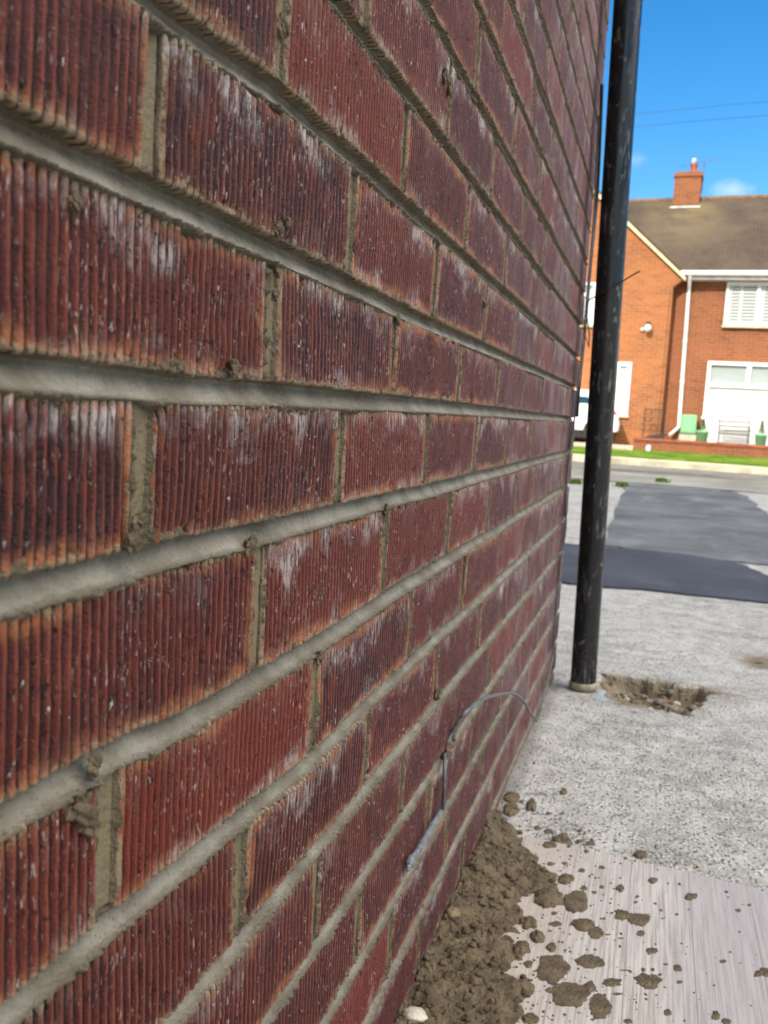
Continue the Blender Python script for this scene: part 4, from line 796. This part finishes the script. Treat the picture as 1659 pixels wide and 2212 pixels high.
# green cabinet
t_, q = th_at(1488, 915, 'meter_cabinet', 'mint green meter cabinet standing on a block beside the white downpipe', 'cabinet', 23.6, .285); cw = (at_y(1505, 915, 23.6) - at_y(1472, 915, 23.6))[0] / 2; zt_ = wz(1488, 896, 23.6) - .285; zb2 = max(.06, wz(1488, 936, 23.6) - .285)
b = MB(); b.box((-cw, -.12, zb2), (cw, .12, zt_)); b.build('body', M['green'], t_, bevel=.015)
b = MB(); b.box((-cw + .03, -.135, zb2 + .04), (cw - .03, -.121, zt_ - .03)); b.build('door', M['green'], t_, bevel=.005)
b = MB(); b.box((-cw*.95, -.11, zb2 - .03), (cw*.95, .1, zb2)); b.build('base_gap', M['dgreen'], t_)
b = MB(); b.box((-cw*1.1, -.15, 0), (cw*1.1, .12, zb2 - .03)); b.build('plinth', M['slab'], t_)
# wrought iron rack
t_, q = th_at(1413, 912, 'iron_rack', 'dark wrought iron scrollwork stand with a black trough against the gable', 'plant stand', 23.1, .285); rw = (at_y(1436, 912, 23.1) - at_y(1391, 912, 23.1))[0] / 2; rh = wz(1413, 882, 23.1) - .285
b = MB()
for x_ in (-rw, rw): b.tube([(x_, 0, 0), (x_, 0, rh)], .013, 6)
for z_ in (.4, .97): b.tube([(-rw, 0, rh*z_), (rw, 0, rh*z_)], .010, 6)
for k in range(3):
    c_ = np.array([-rw*.6, 0, rh*(.5 + .2*k)]); b.tube([c_ + .062*np.array([cos(a_), 0, sin(a_)]) for a_ in np.linspace(0, 2*pi, 11)], .009, 5)
for k in range(5): x_ = -rw*.2 + k*rw*.26; b.tube([(x_, 0, rh*.4), (x_ + .02, 0, rh*.55), (x_ - .02, 0, rh*.75), (x_, 0, rh*.97)], .008, 5)
b.build('scrollwork', M['iron'], t_)
b = MB(); b.prism([(-rw, 0.02), (rw*1.2, 0.02), (rw*1.05, rh*.36), (-rw*.3, rh*.30), (-rw*.98, rh*.22)], -.12, .12); b.build('trough', M['iron'], t_)
# bottle-like ornament on the verge
q = at_y(1400, 973, 21.7); b = MB(); t_ = thing('bottle', 'small grey white bottle with dark neck standing on the verge at the garden wall', 'bottle', (q[0], 21.7, .18))
b.lathe([(0, 0), (.05, 0), (.058, .03), (.055, .13), (.03, .17)], (0, 0, 0), 14); b.build('body', M['lead'], t_)
b = MB(); b.lathe([(.03, .17), (.016, .20), (.016, .27), (.0, .27)], (0, 0, 0), 10); b.build('neck', M['iron'], t_)
# white car parked on the house drive, its tail just right of the pipe
cY = 22.6; ctail = at_y(1335, 910, cY)[0]; cz0 = .285; roofz = wz(1255, 840, cY) - cz0
car = thing('parked_car', 'white hatchback parked in the drive, mostly hidden behind the brick wall and pipe', 'car', (ctail, cY, cz0), 0)
tz = wz(1316, 878, cY) - cz0
prof = [(0, .30), (.02, .5), (-.05, .78), (-.20, tz), (-.42, roofz*.86), (-.75, roofz*.99), (-1.6, roofz), (-2.4, roofz*.95), (-3.0, .92), (-3.7, .82), (-3.95, .62), (-4.0, .30)]
b = MB(); b.prism([(x, z) for x, z in prof][::-1], 0.0, 1.65); b.build('body', M['carw'], car, bevel=.06)
wbt = wz(1255, 871, cY) - cz0; wtp = wz(1255, 856, cY) - cz0
b = MB(); b.prism([(-.62, wbt), (-.78, wtp), (-1.95, wtp), (-2.55, wbt)], -.006, .02); b.build('side_window', M['dglass'], car)
for x_ in (-.50, -3.25):
    b = MB(); n_ = 20; b.prism([(x_ + .31*cos(a_), .31 + .31*sin(a_)) for a_ in np.linspace(0, 2*pi, n_, endpoint=False)], -.01, .2); wh = b.build('wheel', M['rubber'], car)
    b = MB(); b.prism([(x_ + .19*cos(a_), .31 + .19*sin(a_)) for a_ in np.linspace(0, 2*pi, n_, endpoint=False)], -.02, -.011); b.build('rim', M['wgrey'], wh)
b = MB(); b.prism([(-.02, tz - .18), (-.19, tz - .02), (-.28, tz - .02), (-.14, tz - .18)], -.012, .1); b.build('tail_light', M['red'], car)
b = MB(); b.box((-3.9, .1, .12), (-.1, 1.5, .30)); b.build('underside', M['rubber'], car)
# telephone wires
for (y0, y1, lb) in ((246, 219, 'upper of two thin telephone wires crossing the blue sky'), (273, 249, 'lower of two thin telephone wires crossing the blue sky')):
    P = [at_y(-800, y0 + 175, 40), at_y(600, y0 + 73, 30), at_y(1378, y0, 25), at_y(1659, y1, 23), at_y(2400, y1 - 60, 20)]
    o = cable('telephone_wire', P, .005, M['wire'], lb, 'wire', 6); o['group'] = 'telephone wires over the street'
print('verts', sum(len(m.vertices) for m in bpy.data.meshes))
